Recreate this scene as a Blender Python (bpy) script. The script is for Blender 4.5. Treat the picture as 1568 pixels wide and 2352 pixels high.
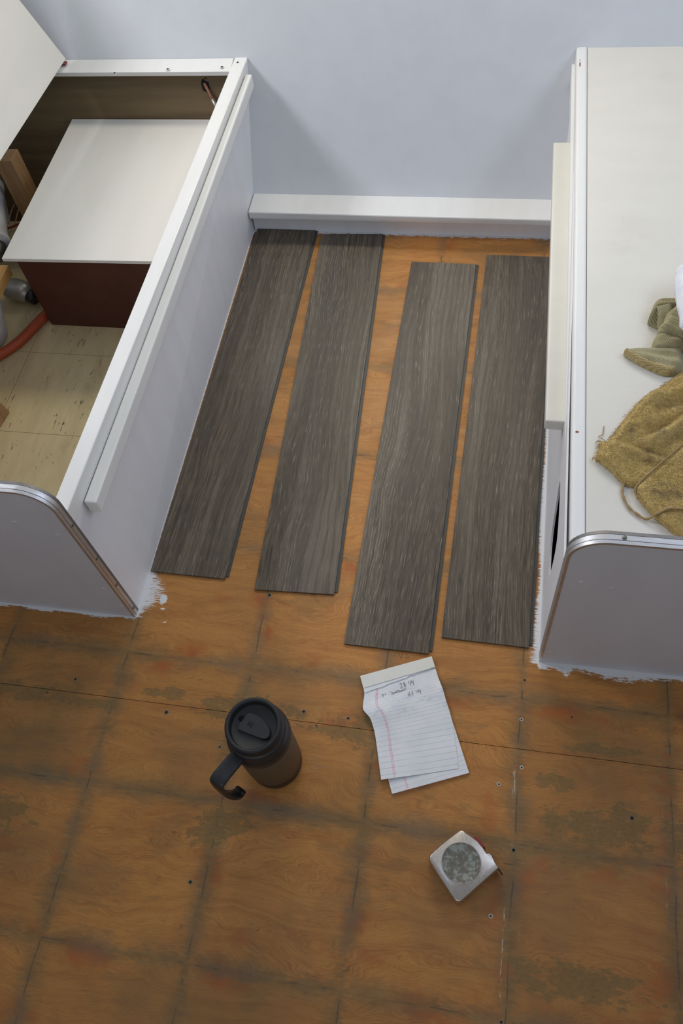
import bpy, bmesh, math, random
import numpy as np
from mathutils import Vector, Matrix, noise as mnoise

for o in list(bpy.data.objects):
    bpy.data.objects.remove(o, do_unlink=True)
scene = bpy.context.scene
COL = scene.collection
random.seed(7)

# ------------------------------------------------------------------ camera
cam = bpy.data.cameras.new('camera')
camo = bpy.data.objects.new('camera', cam)
COL.objects.link(camo)
camo.location = (0.61865, -1.60169, 1.37332)
camo.rotation_euler = (0.549099, 0.102128, 0.158006)
cam.sensor_fit = 'VERTICAL'
cam.sensor_height = 36.0
cam.lens = 1920.79 / 2352 * 36.0
cam.clip_start = 0.02
scene.camera = camo

# ------------------------------------------------------------------ world / light / exposure
W = bpy.data.worlds.new('world'); scene.world = W; W.use_nodes = True
W.node_tree.nodes['Background'].inputs[0].default_value = (0.70, 0.85, 1.0, 1)
W.node_tree.nodes['Background'].inputs[1].default_value = 1.0
vs = scene.view_settings
vs.view_transform = 'Standard'; vs.look = 'None'; vs.gamma = 1.0; vs.use_curve_mapping = False
vs.exposure = 0.0

def area_light(name, loc, target, sx, sy, power, color):
    l = bpy.data.lights.new(name, 'AREA'); l.shape = 'RECTANGLE'; l.size = sx; l.size_y = sy
    l.energy = power; l.color = color
    o = bpy.data.objects.new(name, l); COL.objects.link(o)
    o.location = loc
    o.rotation_euler = (Vector(target) - Vector(loc)).to_track_quat('-Z', 'Y').to_euler()
    return o
# daylight entering through front, left and right windows; the others are added fill
LIGHTS = {
    'front': ((0.30, 0.60, 1.22), (0.34, -0.6, 0.55), 0.95, 0.42, 14.2, (1.0, 0.94, 0.76)),
    'left': ((-1.55, -0.35, 1.92), (0.1, -0.1, 0.3), 0.50, 0.40, 20.8, (0.98, 0.95, 1.0)),
    'right': ((1.46, -0.45, 1.2), (0.4, -0.4, 0.0), 0.9, 0.45, 4.2, (0.66, 0.75, 1.0)),
    'added_rear_fill': ((0.37, -2.78, 1.20), (0.37, -1.0, 0.2), 1.30, 0.60, 2.3, (0.88, 1.0, 0.98)),  # invented light behind the camera, added to lift the bench end panels
    'added_roof_fill': ((0.37, -1.15, 1.99), (0.37, -1.15, 0.0), 0.36, 0.36, 1.2, (0.45, 0.6, 1.0)),  # invented overhead light, added as extra fill
}
for k_, v_ in LIGHTS.items(): area_light('room_light_' + k_, *v_)

# ------------------------------------------------------------------ helpers
def finish(name, bm, mat, parent=None, smooth=False, props=None):
    me = bpy.data.meshes.new(name)
    bmesh.ops.recalc_face_normals(bm, faces=bm.faces)
    bm.to_mesh(me); bm.free()
    return mkobj(name, me, mat, parent, smooth, props)
def mkobj(name, me, mat, parent=None, smooth=False, props=None):
    if smooth:
        me.polygons.foreach_set('use_smooth', [True] * len(me.polygons))
    if mat: me.materials.append(mat)
    o = bpy.data.objects.new(name, me); COL.objects.link(o)
    if parent:
        o.parent = parent
        o.matrix_parent_inverse = Matrix.Translation(-parent.location) @ Matrix() if parent.type == 'EMPTY' else Matrix()
    if props:
        for k, v in props.items(): o[k] = v
    return o
def tag(o, label, cat, group=None, kind=None):
    o['label'] = label; o['category'] = cat
    if group: o['group'] = group
    if kind: o['kind'] = kind
    return o
def empty(name, loc, label, cat, group=None):
    o = bpy.data.objects.new(name, None); COL.objects.link(o)
    o.location = loc; o.empty_display_size = 0.05
    return tag(o, label, cat, group)
def hexa(pts, bevel=0.0, seg=2):
    """8 corners: bottom 4 (ccw) then top 4"""
    bm = bmesh.new()
    v = [bm.verts.new(p) for p in pts]
    for f in ((0, 1, 2, 3), (4, 5, 6, 7), (0, 1, 5, 4), (1, 2, 6, 5), (2, 3, 7, 6), (3, 0, 4, 7)):
        bm.faces.new([v[i] for i in f])
    bmesh.ops.recalc_face_normals(bm, faces=bm.faces)
    if bevel: bmesh.ops.bevel(bm, geom=list(bm.edges), offset=bevel, segments=seg, profile=0.6, affect='EDGES')
    return bm
def boxbm(a, b, bevel=0.0, seg=2):
    x0, y0, z0 = a; x1, y1, z1 = b
    return hexa([(x0, y0, z0), (x1, y0, z0), (x1, y1, z0), (x0, y1, z0), (x0, y0, z1), (x1, y0, z1), (x1, y1, z1), (x0, y1, z1)], bevel, seg)
def box(name, a, b, mat, parent=None, bevel=0.0, smooth=False, props=None):
    return finish(name, boxbm(a, b, bevel), mat, parent, smooth, props)
def beam(name, p0, p1, w, h, mat, parent=None, bevel=0.0, props=None):
    """bar with top-centre line p0->p1, horizontal width w, height h below the line"""
    p0 = Vector(p0); p1 = Vector(p1); d = (p1 - p0).normalized()
    s = d.cross(Vector((0, 0, 1))).normalized() * (w / 2); u = Vector((0, 0, -h))
    return finish(name, hexa([p0 - s + u, p0 + s + u, p1 + s + u, p1 - s + u, p0 - s, p0 + s, p1 + s, p1 - s], bevel), mat, parent, False, props)
def smooth_path(pts, n=6, closed=False):
    P = [Vector(p) for p in pts]; out = []
    m = len(P)
    rng = range(m if closed else m - 1)
    for i in rng:
        if closed: a, b, c, d = P[(i - 1) % m], P[i], P[(i + 1) % m], P[(i + 2) % m]
        else: a, b, c, d = P[max(i - 1, 0)], P[i], P[i + 1], P[min(i + 2, m - 1)]
        for k in range(n):
            t = k / n
            out.append(0.5 * ((2 * b) + (c - a) * t + (2 * a - 5 * b + 4 * c - d) * t * t + (-a + 3 * b - 3 * c + d) * t ** 3))
    if not closed: out.append(P[-1])
    return out
def tube_bm(bm, path, r, seg=8, flat=1.0):
    path = [Vector(p) for p in path]
    rings = []; up = Vector((0, 0, 1))
    for i, p in enumerate(path):
        d = (path[min(i + 1, len(path) - 1)] - path[max(i - 1, 0)]).normalized()
        s = d.cross(up)
        if s.length < 1e-3: s = d.cross(Vector((1, 0, 0)))
        s.normalize(); u = s.cross(d).normalized()
        rr = r[i] if isinstance(r, (list, tuple)) else r
        rings.append([bm.verts.new(p + s * math.cos(a) * rr + u * math.sin(a) * rr * flat) for a in [2 * math.pi * k / seg for k in range(seg)]])
    for a, b in zip(rings, rings[1:]):
        for k in range(seg): bm.faces.new((a[k], a[(k + 1) % seg], b[(k + 1) % seg], b[k]))
    bm.faces.new(rings[0]); bm.faces.new(rings[-1][::-1])
def tube(name, path, r, mat, parent=None, seg=8, flat=1.0, props=None):
    bm = bmesh.new(); tube_bm(bm, path, r, seg, flat)
    return finish(name, bm, mat, parent, True, props)
def lathe(name, prof, c, mat, parent=None, seg=64, props=None):
    bm = bmesh.new(); rings = []
    for r, z in prof:
        rings.append([bm.verts.new((c[0] + r * math.cos(2 * math.pi * k / seg), c[1] + r * math.sin(2 * math.pi * k / seg), c[2] + z)) for k in range(seg)] if r > 1e-6 else [bm.verts.new((c[0], c[1], c[2] + z))])
    for a, b in zip(rings, rings[1:]):
        for k in range(seg):
            k2 = (k + 1) % seg
            if len(a) == 1 and len(b) == 1: continue
            if len(a) == 1: bm.faces.new((a[0], b[k], b[k2]))
            elif len(b) == 1: bm.faces.new((a[k], a[k2], b[0]))
            else: bm.faces.new((a[k], a[k2], b[k2], b[k]))
    o = finish(name, bm, mat, parent, True, props)
    return o
def autosmooth(o, ang=35):
    me = o.data
    bm = bmesh.new(); bm.from_mesh(me)
    for e in bm.edges:
        if len(e.link_faces) == 2 and e.calc_face_angle(0) > math.radians(ang): e.smooth = False
    for f in bm.faces: f.smooth = True
    bm.to_mesh(me); bm.free()
    return o
def in_poly(x, y, P):
    c = False; j = len(P) - 1
    for i in range(len(P)):
        if (P[i][1] > y) != (P[j][1] > y) and x < (P[j][0] - P[i][0]) * (y - P[i][1]) / (P[j][1] - P[i][1]) + P[i][0]: c = not c
        j = i
    return c
def near_poly(x, y, P):
    best = (1e9, 0, 0)
    for i in range(len(P)):
        ax, ay = P[i - 1]; bx, by = P[i]
        dx, dy = bx - ax, by - ay; L = dx * dx + dy * dy
        t = 0 if L == 0 else max(0, min(1, ((x - ax) * dx + (y - ay) * dy) / L))
        qx, qy = ax + dx * t, ay + dy * t; d = math.hypot(x - qx, y - qy)
        if d < best[0]: best = (d, qx, qy)
    return best
def cloth_bm(poly, zf, zbase, step=0.003, bm=None):
    """sheet filling a plan outline; zf(x, y, edge_distance) is its height; a skirt closes it down to zbase(x,y)"""
    bm = bm or bmesh.new()
    xs = [p[0] for p in poly]; ys = [p[1] for p in poly]
    nx = int((max(xs) - min(xs)) / step) + 3; ny = int((max(ys) - min(ys)) / step) + 3
    x0, y0 = min(xs) - step, min(ys) - step
    ins = {}
    for i in range(nx + 1):
        for j in range(ny + 1):
            if in_poly(x0 + i * step, y0 + j * step, poly): ins[(i, j)] = 1
    V = {}
    def vert(i, j):
        if (i, j) in V: return V[(i, j)]
        x, y = x0 + i * step, y0 + j * step
        d, qx, qy = near_poly(x, y, poly)
        if (i, j) not in ins: x, y, d = qx, qy, 0.0
        V[(i, j)] = bm.verts.new((x, y, zf(x, y, d)))
        return V[(i, j)]
    fs = []
    for i in range(nx):
        for j in range(ny):
            q = [(i, j), (i + 1, j), (i + 1, j + 1), (i, j + 1)]
            if sum(k in ins for k in q) >= 1:
                try: fs.append(bm.faces.new([vert(*k) for k in q]))
                except ValueError: pass
    be = [e for e in bm.edges if len(e.link_faces) == 1]
    r = bmesh.ops.extrude_edge_only(bm, edges=be)
    for g in r['geom']:
        if isinstance(g, bmesh.types.BMVert): g.co.z = zbase
    return bm

# ------------------------------------------------------------------ node helper
class NT:
    def __init__(self, name):
        self.m = bpy.data.materials.new(name); self.m.use_nodes = True
        self.t = self.m.node_tree; self.n = self.t.nodes; self.l = self.t.links
        self.b = self.n['Principled BSDF']
    def _set(self, sock, v):
        if v is None: return
        if isinstance(v, bpy.types.NodeSocket): self.l.new(v, sock)
        else:
            if sock.type == 'RGBA' and len(v) == 3: v = (*v, 1)
            sock.default_value = v
    def pos(self):
        return self.n.new('ShaderNodeNewGeometry').outputs['Position']
    def obj(self): return self.n.new('ShaderNodeTexCoord').outputs['Object']
    def uv(self): return self.n.new('ShaderNodeTexCoord').outputs['UV']
    def rand(self): return self.n.new('ShaderNodeObjectInfo').outputs['Random']
    def attr(self, nm, col=False):
        a = self.n.new('ShaderNodeAttribute'); a.attribute_name = nm
        return a.outputs['Color' if col else 'Fac']
    def math(self, op, a, b=None, c=None, clamp=False):
        n = self.n.new('ShaderNodeMath'); n.operation = op; n.use_clamp = clamp
        for i, v in enumerate((a, b, c)): self._set(n.inputs[i], v)
        return n.outputs[0]
    def add(self, a, b): return self.math('ADD', a, b)
    def sub(self, a, b): return self.math('SUBTRACT', a, b)
    def mul(self, a, b): return self.math('MULTIPLY', a, b)
    def mx(self, a, b): return self.math('MAXIMUM', a, b)
    def mn(self, a, b): return self.math('MINIMUM', a, b)
    def xyz(self, v):
        s = self.n.new('ShaderNodeSeparateXYZ'); self.l.new(v, s.inputs[0]); return s.outputs
    def comb(self, x, y, z=0.0):
        s = self.n.new('ShaderNodeCombineXYZ')
        for i, v in enumerate((x, y, z)): self._set(s.inputs[i], v)
        return s.outputs[0]
    def vmath(self, op, a, b=None, s=None):
        n = self.n.new('ShaderNodeVectorMath'); n.operation = op
        self._set(n.inputs[0], a); self._set(n.inputs[1], b)
        if s is not None: self._set(n.inputs['Scale'], s)
        return n.outputs[0]
    def noise(self, v, scale=1.0, detail=3.0, rough=0.5, dist=0.0, col=False):
        n = self.n.new('ShaderNodeTexNoise'); self._set(n.inputs['Vector'], v)
        n.inputs['Scale'].default_value = scale; n.inputs['Detail'].default_value = detail
        n.inputs['Roughness'].default_value = rough; n.inputs['Distortion'].default_value = dist
        return n.outputs['Color' if col else 'Fac']
    def voro(self, v, scale=1.0, out='Distance'):
        n = self.n.new('ShaderNodeTexVoronoi'); self._set(n.inputs['Vector'], v); n.inputs['Scale'].default_value = scale
        return n.outputs[out]
    def white(self, v):
        n = self.n.new('ShaderNodeTexWhiteNoise'); n.noise_dimensions = '3D'; self._set(n.inputs['Vector'], v); return n.outputs['Value']
    def scale(self, v, s): return self.vmath('MULTIPLY', v, s)
    def ramp(self, v, lo, hi, a=0.0, b=1.0):
        n = self.n.new('ShaderNodeMapRange'); n.interpolation_type = 'SMOOTHSTEP'
        self._set(n.inputs[0], v); self._set(n.inputs[1], lo); self._set(n.inputs[2], hi); self._set(n.inputs[3], a); self._set(n.inputs[4], b)
        return n.outputs[0]
    def mix(self, f, a, b, mode='MIX'):
        n = self.n.new('ShaderNodeMix'); n.data_type = 'RGBA'; n.blend_type = mode
        self._set(n.inputs[0], f); self._set(n.inputs[6], a); self._set(n.inputs[7], b)
        return n.outputs[2]
    def bump(self, h, strength=0.3, dist=0.001, normal=None):
        n = self.n.new('ShaderNodeBump'); n.inputs['Strength'].default_value = strength; n.inputs['Distance'].default_value = dist
        self._set(n.inputs['Height'], h)
        if normal: self._set(n.inputs['Normal'], normal)
        return n.outputs[0]
    def done(self, color=None, rough=0.5, metal=0.0, normal=None, spec=None, sheen=None, trans=None, emit=None):
        self._set(self.b.inputs['Base Color'], color); self._set(self.b.inputs['Roughness'], rough)
        self._set(self.b.inputs['Metallic'], metal); self._set(self.b.inputs['Normal'], normal) if normal else None
        if spec is not None: self._set(self.b.inputs['Specular IOR Level'], spec)
        if sheen is not None: self.b.inputs['Sheen Weight'].default_value = sheen
        return self.m
def lin(r, g, b):
    f = lambda c: (c / 255 / 12.92) if c / 255 <= 0.04045 else ((c / 255 + 0.055) / 1.055) ** 2.4
    return (f(r), f(g), f(b))

# ------------------------------------------------------------------ materials
def paint(name, base, var=0.03, warm=None, rough=0.45, streak=(6, 6, 6), bump=0.15, dirt=0.0):
    t = NT(name); p = t.pos()
    n1 = t.noise(t.scale(p, streak), 3.0, 4, 0.55)
    c = t.mix(t.ramp(n1, 0.35, 0.7), base, tuple(x * (1 - var * 1.6) for x in base))
    n2 = t.noise(p, 60, 3, 0.6)
    sp = t.ramp(t.noise(p, 55, 2, 0.4), 0.80, 0.83)
    c = t.mix(t.mul(sp, 0.6), c, lin(120, 105, 90))
    if dirt:
        c = t.mix(t.mul(t.ramp(t.noise(p, 9, 5, 0.65), 0.55, 0.8), dirt), c, lin(190, 178, 155))
    h = t.add(t.noise(t.scale(p, streak), 30, 4, 0.6), t.mul(n2, 0.6))
    return t.done(c, rough, 0, t.bump(h, bump, 0.0015))
M = {}
M['wall'] = paint('painted_wall', lin(220, 222, 225), 0.02, rough=0.5)
M['white'] = paint('white_paint', lin(232, 231, 229), 0.02, rough=0.42, streak=(10, 2, 10))
M['board'] = paint('white_board', lin(228, 224, 217), 0.02, rough=0.35, streak=(8, 1.5, 8), bump=0.1)
M['top'] = paint('bench_top_white', lin(221, 217, 208), 0.02, rough=0.38, streak=(2, 6, 6), bump=0.12, dirt=0.25)
M['panel'] = paint('bench_side_white', lin(234, 234, 238), 0.03, rough=0.4, streak=(8, 8, 1.2), bump=0.2)
M['endpanel'] = paint('end_panel_white', lin(206, 204, 212), 0.03, rough=0.4, streak=(5, 5, 2), bump=0.12)
M['room'] = paint('room_wall', lin(196, 194, 196), 0.03)
M['ceiling'] = paint('ceiling_white', lin(215, 215, 218), 0.02)

def wood_mat(name, a, b, axis=1, fine=1.0, rough=0.55, dark=None):
    t = NT(name); p = t.pos()
    s = [90 * fine] * 3; s[axis] = 5 * fine
    s2 = [14 * fine] * 3; s2[axis] = 1.6 * fine
    n = t.noise(t.scale(p, tuple(s)), 1, 5, 0.6, 0.3)
    m = t.noise(t.scale(p, tuple(s2)), 1, 3, 0.5, 0.8)
    c = t.mix(t.ramp(n, 0.3, 0.75), a, b)
    c = t.mix(t.mul(t.ramp(m, 0.4, 0.7), 0.5), c, dark or tuple(x * 0.55 for x in b))
    return t.done(c, rough, 0, t.bump(n, 0.25, 0.001))
M['stud'] = wood_mat('pine_stud', lin(176, 138, 94), lin(150, 112, 72), 2)
M['beam'] = wood_mat('pine_beam', lin(215, 170, 105), lin(190, 140, 80), 1)
M['lining'] = wood_mat('brown_plywood_lining', lin(112, 92, 60), lin(88, 71, 45), 0, 0.5)
M['lining_dark'] = wood_mat('dark_wood', lin(70, 58, 44), lin(50, 42, 34), 2, 0.6)

t = NT('dark_red_board'); p = t.pos()
M['red'] = t.done(t.mix(t.ramp(t.noise(p, 14, 4, 0.6), 0.4, 0.75), lin(74, 33, 27), lin(84, 44, 36)), 0.45, 0, t.bump(t.noise(p, 200, 2), 0.08, 0.001))
t = NT('red_edge'); M['rededge'] = t.done(lin(120, 45, 45), 0.5)

def simple(name, c, rough=0.5, metal=0.0, nscale=120, bump=0.1, var=0.12, spec=None):
    t = NT(name); p = t.pos(); n = t.noise(p, nscale, 4, 0.6)
    return t.done(t.mix(t.ramp(n, 0.3, 0.7), c, tuple(x * (1 - var) for x in c)), rough, metal, t.bump(n, bump, 0.0008), spec)
M['black'] = simple('black_plastic', lin(34, 35, 38), 0.42, 0, 600, 0.12)
M['blacklid'] = simple('black_lid_plastic', lin(24, 24, 26), 0.55, 0, 900, 0.15)
M['hole'] = simple('dark_hole', lin(12, 10, 9), 0.9)
M['nailring'] = simple('screw_ring', lin(120, 105, 85), 0.6)
M['whitering'] = simple('filler_ring', lin(175, 170, 160), 0.7)
M['steel'] = simple('steel', lin(185, 180, 174), 0.38, 0.65, 80, 0.05)
M['screw'] = simple('tarnished_screw', lin(120, 118, 112), 0.45, 0.9, 200)
M['hose'] = simple('orange_red_hose', lin(178, 76, 38), 0.45)
M['copper'] = simple('copper_wire', lin(190, 150, 120), 0.4, 0.3)
M['redwire'] = simple('red_wire', lin(140, 40, 35), 0.5)
M['dirtywhite'] = simple('dirty_white_plastic', lin(228, 229, 234), 0.45, 0, 18, 0.2, 0.3)
M['pen'] = simple('pencil', lin(92, 88, 92), 0.8)
M['redbtn'] = simple('red_plastic', lin(150, 30, 38), 0.4)
M['slate'] = simple('plank_core', lin(62, 63, 62), 0.5, 0, 200, 0.05)
M['rod'] = simple('cable_sheath', lin(150, 100, 80), 0.5)

# mug body: brushed dark brown-grey metal paint
t = NT('mug_body'); p = t.obj(); g = t.noise(p, 1400, 2, 0.7)
M['mug'] = t.done(t.mix(t.ramp(g, 0.35, 0.65), lin(82, 66, 50), lin(112, 94, 76)), 0.55, 0.15, t.bump(g, 0.25, 0.0006))

# aluminium edge moulding
t = NT('aluminium_trim'); p = t.pos(); n = t.noise(t.scale(p, (40, 600, 40)), 1, 4, 0.6)
M['alu'] = t.done(t.mix(t.ramp(n, 0.3, 0.7), lin(222, 222, 224), lin(200, 200, 202)), t.ramp(n, 0.2, 0.8, 0.42, 0.52), 1.0, t.bump(n, 0.08, 0.0005))
M['alugroove'] = simple('trim_groove', lin(140, 136, 136), 0.5, 0.8)

# tape measure case and sticker
t = NT('brushed_chrome'); p = t.obj(); n = t.noise(t.scale(p, (900, 120, 120)), 1, 4, 0.65)
sp = t.ramp(t.noise(p, 260, 2, 0.5), 0.76, 0.80)
M['chrome'] = t.done(t.mix(sp, lin(205, 196, 188), lin(90, 80, 72)), t.ramp(n, 0.2, 0.8, 0.22, 0.42), 1.0, t.bump(n, 0.08, 0.0004))
t = NT('worn_sticker'); p = t.obj(); n = t.noise(p, 110, 6, 0.7); n2 = t.noise(p, 420, 4, 0.65)
c = t.mix(t.ramp(n, 0.42, 0.55), lin(150, 155, 148), lin(112, 105, 94))
c = t.mix(t.ramp(n2, 0.55, 0.75), c, lin(88, 80, 70))
c = t.mix(t.ramp(t.noise(p, 190, 3, 0.6), 0.70, 0.74), c, lin(185, 185, 175))
M['sticker'] = t.done(c, 0.5, 0.2, t.bump(n, 0.3, 0.0005))

# vinyl plank face (object space: x across, y along)
t = NT('vinyl_plank'); o = t.obj(); r = t.rand()
off = t.comb(t.mul(r, 17.3), t.mul(r, 41.7), t.mul(r, 7.1))
p = t.vmath('ADD', o, off)
X = t.xyz(o)[0]
warp = t.noise(t.scale(p, (5, 1.5, 1)), 1, 2, 0.4)
warp2 = t.noise(t.scale(p, (16, 3.5, 1)), 1, 2, 0.5)
xw = t.add(t.xyz(p)[0], t.add(t.mul(warp, 0.10), t.mul(warp2, 0.012)))
pw = t.comb(xw, t.xyz(p)[1], 0.0)
fib = t.noise(t.scale(pw, (360, 14, 1)), 1, 4, 0.65)
fib2 = t.noise(t.scale(pw, (900, 60, 1)), 1, 3, 0.6)
ring = t.noise(t.scale(pw, (60, 1.2, 1)), 1, 3, 0.55)
zone = t.noise(t.scale(p, (10, 1.4, 1)), 1, 3, 0.5)
zone2 = t.noise(t.scale(pw, (18, 1.0, 1)), 1, 2, 0.5)
c = t.mix(t.ramp(fib, 0.3, 0.7), lin(58, 48, 39), lin(108, 95, 79))
c = t.mix(t.mul(t.ramp(ring, 0.45, 0.7), 0.45), c, lin(128, 117, 103))
c = t.mix(t.mul(t.ramp(zone2, 0.42, 0.7), 0.55), c, lin(62, 55, 49))
c = t.mix(t.mul(t.ramp(zone, 0.52, 0.72), 0.45), c, lin(130, 120, 107))
tick = t.noise(t.scale(pw, (620, 26, 1)), 1, 1, 0.4)
tz = t.ramp(t.noise(t.scale(p, (14, 2, 1)), 1, 2, 0.5), 0.36, 0.6, 0.35, 1.0)
c = t.mix(t.mul(t.mul(t.ramp(tick, 0.62, 0.74), tz), 0.6), c, lin(160, 151, 137))
c = t.mix(t.mul(t.ramp(fib2, 0.55, 0.75), 0.5), c, lin(48, 42, 37))
lw = t.add(t.mul(xw, 1150.0), t.mul(t.noise(t.scale(p, (9, 5, 1)), 1, 3, 0.55), 26.0))
lnz = t.mul(t.ramp(t.noise(t.scale(p, (16, 1.1, 1)), 1, 2, 0.5), 0.50, 0.62), t.ramp(t.noise(t.scale(pw, (500, 45, 1)), 1, 2, 0.5), 0.42, 0.58))
c = t.mix(t.mul(t.mul(t.ramp(t.math('SINE', lw), 0.70, 0.97), lnz), 0.6), c, lin(158, 150, 137))
c = t.mix(t.mul(t.mul(t.ramp(t.math('SINE', t.mul(lw, 0.37)), 0.2, 0.9), 0.30), 1.0), c, lin(52, 44, 37))
h = t.add(t.mul(fib, 0.6), t.mul(tick, 0.8))
M['plank'] = t.done(c, t.ramp(fib, 0.2, 0.8, 0.42, 0.55), 0, t.bump(h, 0.35, 0.0006), 0.45)

# old plywood floor with the ghost of a removed 9-inch tile grid
t = NT('worn_plywood'); p = t.pos(); px, py, pz = t.xyz(p)
GX, GY, G = 0.007, -1.120, 0.2325
lowf = t.noise(t.scale(p, (2.4, 7.0, 1)), 1, 3, 0.5, 0.4)
swirl = t.noise(t.scale(p, (7.0, 13, 1)), 1, 2, 0.45, 0.5)
yy = t.add(py, t.add(t.mul(lowf, 0.16), t.mul(swirl, 0.06)))
wave = t.math('SINE', t.mul(yy, 1700.0))
fine = t.noise(t.scale(t.comb(px, yy, 0.0), (26, 900, 1)), 1, 3, 0.6)
fine2 = t.noise(t.scale(p, (260, 1500, 1)), 1, 3, 0.6)
band = t.noise(t.scale(t.comb(px, yy, 0.0), (3, 60, 1)), 1, 4, 0.6)
c = t.mix(t.ramp(band, 0.3, 0.72), lin(196, 134, 66), lin(166, 104, 48))
c = t.mix(t.mul(t.ramp(fine, 0.38, 0.66), 0.62), c, lin(204, 148, 80))
c = t.mix(t.mul(t.ramp(wave, 0.0, 1.0), t.ramp(t.noise(p, 9, 3, 0.5), 0.4, 0.6, 0.01, 0.12)), c, lin(126, 76, 36))
pore = t.noise(t.scale(t.comb(px, yy, 0.0), (70, 1500, 1)), 1, 2, 0.5)
c = t.mix(t.mul(t.ramp(pore, 0.56, 0.70), 0.45), c, lin(112, 68, 34))
bl_ = t.noise(t.scale(p, (6, 26, 1)), 1, 4, 0.65)
c = t.mix(t.mul(t.ramp(bl_, 0.5, 0.68), 0.35), c, lin(150, 88, 38))
c = t.mix(t.mul(t.ramp(fine2, 0.5, 0.72), 0.38), c, lin(118, 74, 38))
# per cell variation
ci = t.math('FLOOR', t.math('DIVIDE', t.sub(px, GX), G)); cj = t.math('FLOOR', t.math('DIVIDE', t.sub(py, GY), G))
cell = t.white(t.comb(ci, cj, 3.0))
c = t.mix(t.mul(t.ramp(cell, 0.0, 1.0), 0.30), c, lin(124, 90, 52))
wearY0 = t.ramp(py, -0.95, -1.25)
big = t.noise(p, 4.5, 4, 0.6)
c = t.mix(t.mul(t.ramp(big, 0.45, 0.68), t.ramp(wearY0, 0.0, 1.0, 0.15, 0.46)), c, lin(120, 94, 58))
pat = t.ramp(t.add(t.noise(t.scale(p, (5, 9, 1)), 1, 3, 0.6), t.mul(t.sub(t.noise(t.scale(p, (40, 160, 1)), 1, 5, 0.7), 0.5), 0.35)), 0.56, 0.62)
c = t.mix(t.mul(pat, 0.30), c, lin(112, 92, 60))
# wear grows towards the open floor, away from where the benches were
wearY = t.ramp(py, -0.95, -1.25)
def gdist(v, g0, wob):
    u = t.math('DIVIDE', t.sub(t.add(v, wob), g0), G)
    fr = t.math('FRACT', t.add(u, 0.5))
    return t.mul(t.math('ABSOLUTE', t.sub(fr, 0.5)), G)
wob = t.mul(t.sub(t.noise(p, 7, 3, 0.6), 0.5), 0.012)
dx = gdist(px, GX, wob); dy = gdist(py, GY, wob)
rag = t.noise(t.scale(p, (60, 220, 1)), 1, 4, 0.65)
ragv = t.noise(p, 16, 4, 0.6)
wid = t.mx(t.add(t.mul(ragv, 0.085), -0.022), 0.004)
dsum = t.sub(t.mn(dx, dy), t.mul(t.sub(rag, 0.5), 0.040))
gm = t.ramp(t.math('DIVIDE', dsum, t.mx(wid, 0.004)), 1.15, -0.15)
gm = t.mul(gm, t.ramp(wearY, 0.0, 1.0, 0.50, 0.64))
halo = t.mul(t.ramp(t.mn(dx, dy), 0.045, 0.012), t.ramp(t.noise(p, 11, 4, 0.6), 0.45, 0.62))
c = t.mix(t.mul(halo, t.ramp(t.noise(t.scale(p, (5, 9, 1)), 1.3, 3, 0.5), 0.50, 0.62)), c, lin(164, 92, 42))
wide = t.mul(t.ramp(t.sub(t.mn(dx, dy), t.mul(t.sub(rag, 0.5), 0.04)), 0.034, 0.004), t.ramp(t.noise(p, 6, 3, 0.6), 0.38, 0.62))
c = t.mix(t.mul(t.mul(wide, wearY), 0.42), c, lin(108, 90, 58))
grime = t.mix(t.ramp(t.noise(t.scale(p, (30, 120, 1)), 1, 4, 0.6), 0.3, 0.7), lin(92, 80, 54), lin(124, 106, 70))
grime = t.mix(t.ramp(t.noise(p, 8, 3, 0.5), 0.45, 0.65), grime, lin(100, 93, 76))
c = t.mix(gm, c, grime)
# hairline seams inside the grime
hl = t.mx(t.mul(t.ramp(dx, 0.0016, 0.0006), t.ramp(t.noise(p, 20, 3, 0.6), 0.48, 0.56)), t.mul(t.ramp(dy, 0.0016, 0.0006), t.ramp(t.noise(p, 17, 3, 0.6), 0.52, 0.6)))
c = t.mix(t.mul(hl, 0.6), c, lin(66, 60, 54))
# adhesive patches (attribute, ragged by noise)
sa = t.attr('stain')
sm = t.ramp(t.add(sa, t.mul(t.sub(t.noise(t.scale(p, (30, 50, 1)), 1, 6, 0.72), 0.5), 3.2)), 0.62, 0.74)
oli = t.mix(t.ramp(t.noise(t.scale(p, (120, 260, 1)), 1, 4, 0.7), 0.35, 0.7), lin(126, 104, 62), lin(104, 84, 50))
c = t.mix(t.mul(sm, 0.68), c, oli)
oa = t.attr('redden')
om = t.ramp(t.add(oa, t.mul(t.sub(t.noise(t.scale(p, (25, 45, 1)), 1, 5, 0.65), 0.5), 3.0)), 0.6, 1.1)
c = t.mix(t.mul(om, 0.42), c, lin(164, 90, 42))
c = t.mix(t.mul(t.ramp(py, -1.1, -1.7), 0.22), c, lin(104, 72, 40))  # floor darkened towards the camera: fall-off of light put into the colour
# short dark dashes
dash = t.mul(t.ramp(t.noise(t.scale(p, (22, 230, 1)), 1, 2, 0.5), 0.72, 0.77), t.ramp(t.noise(p, 6, 2, 0.5), 0.5, 0.6))
c = t.mix(t.mul(dash, 0.7), c, lin(60, 44, 30))
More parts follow.
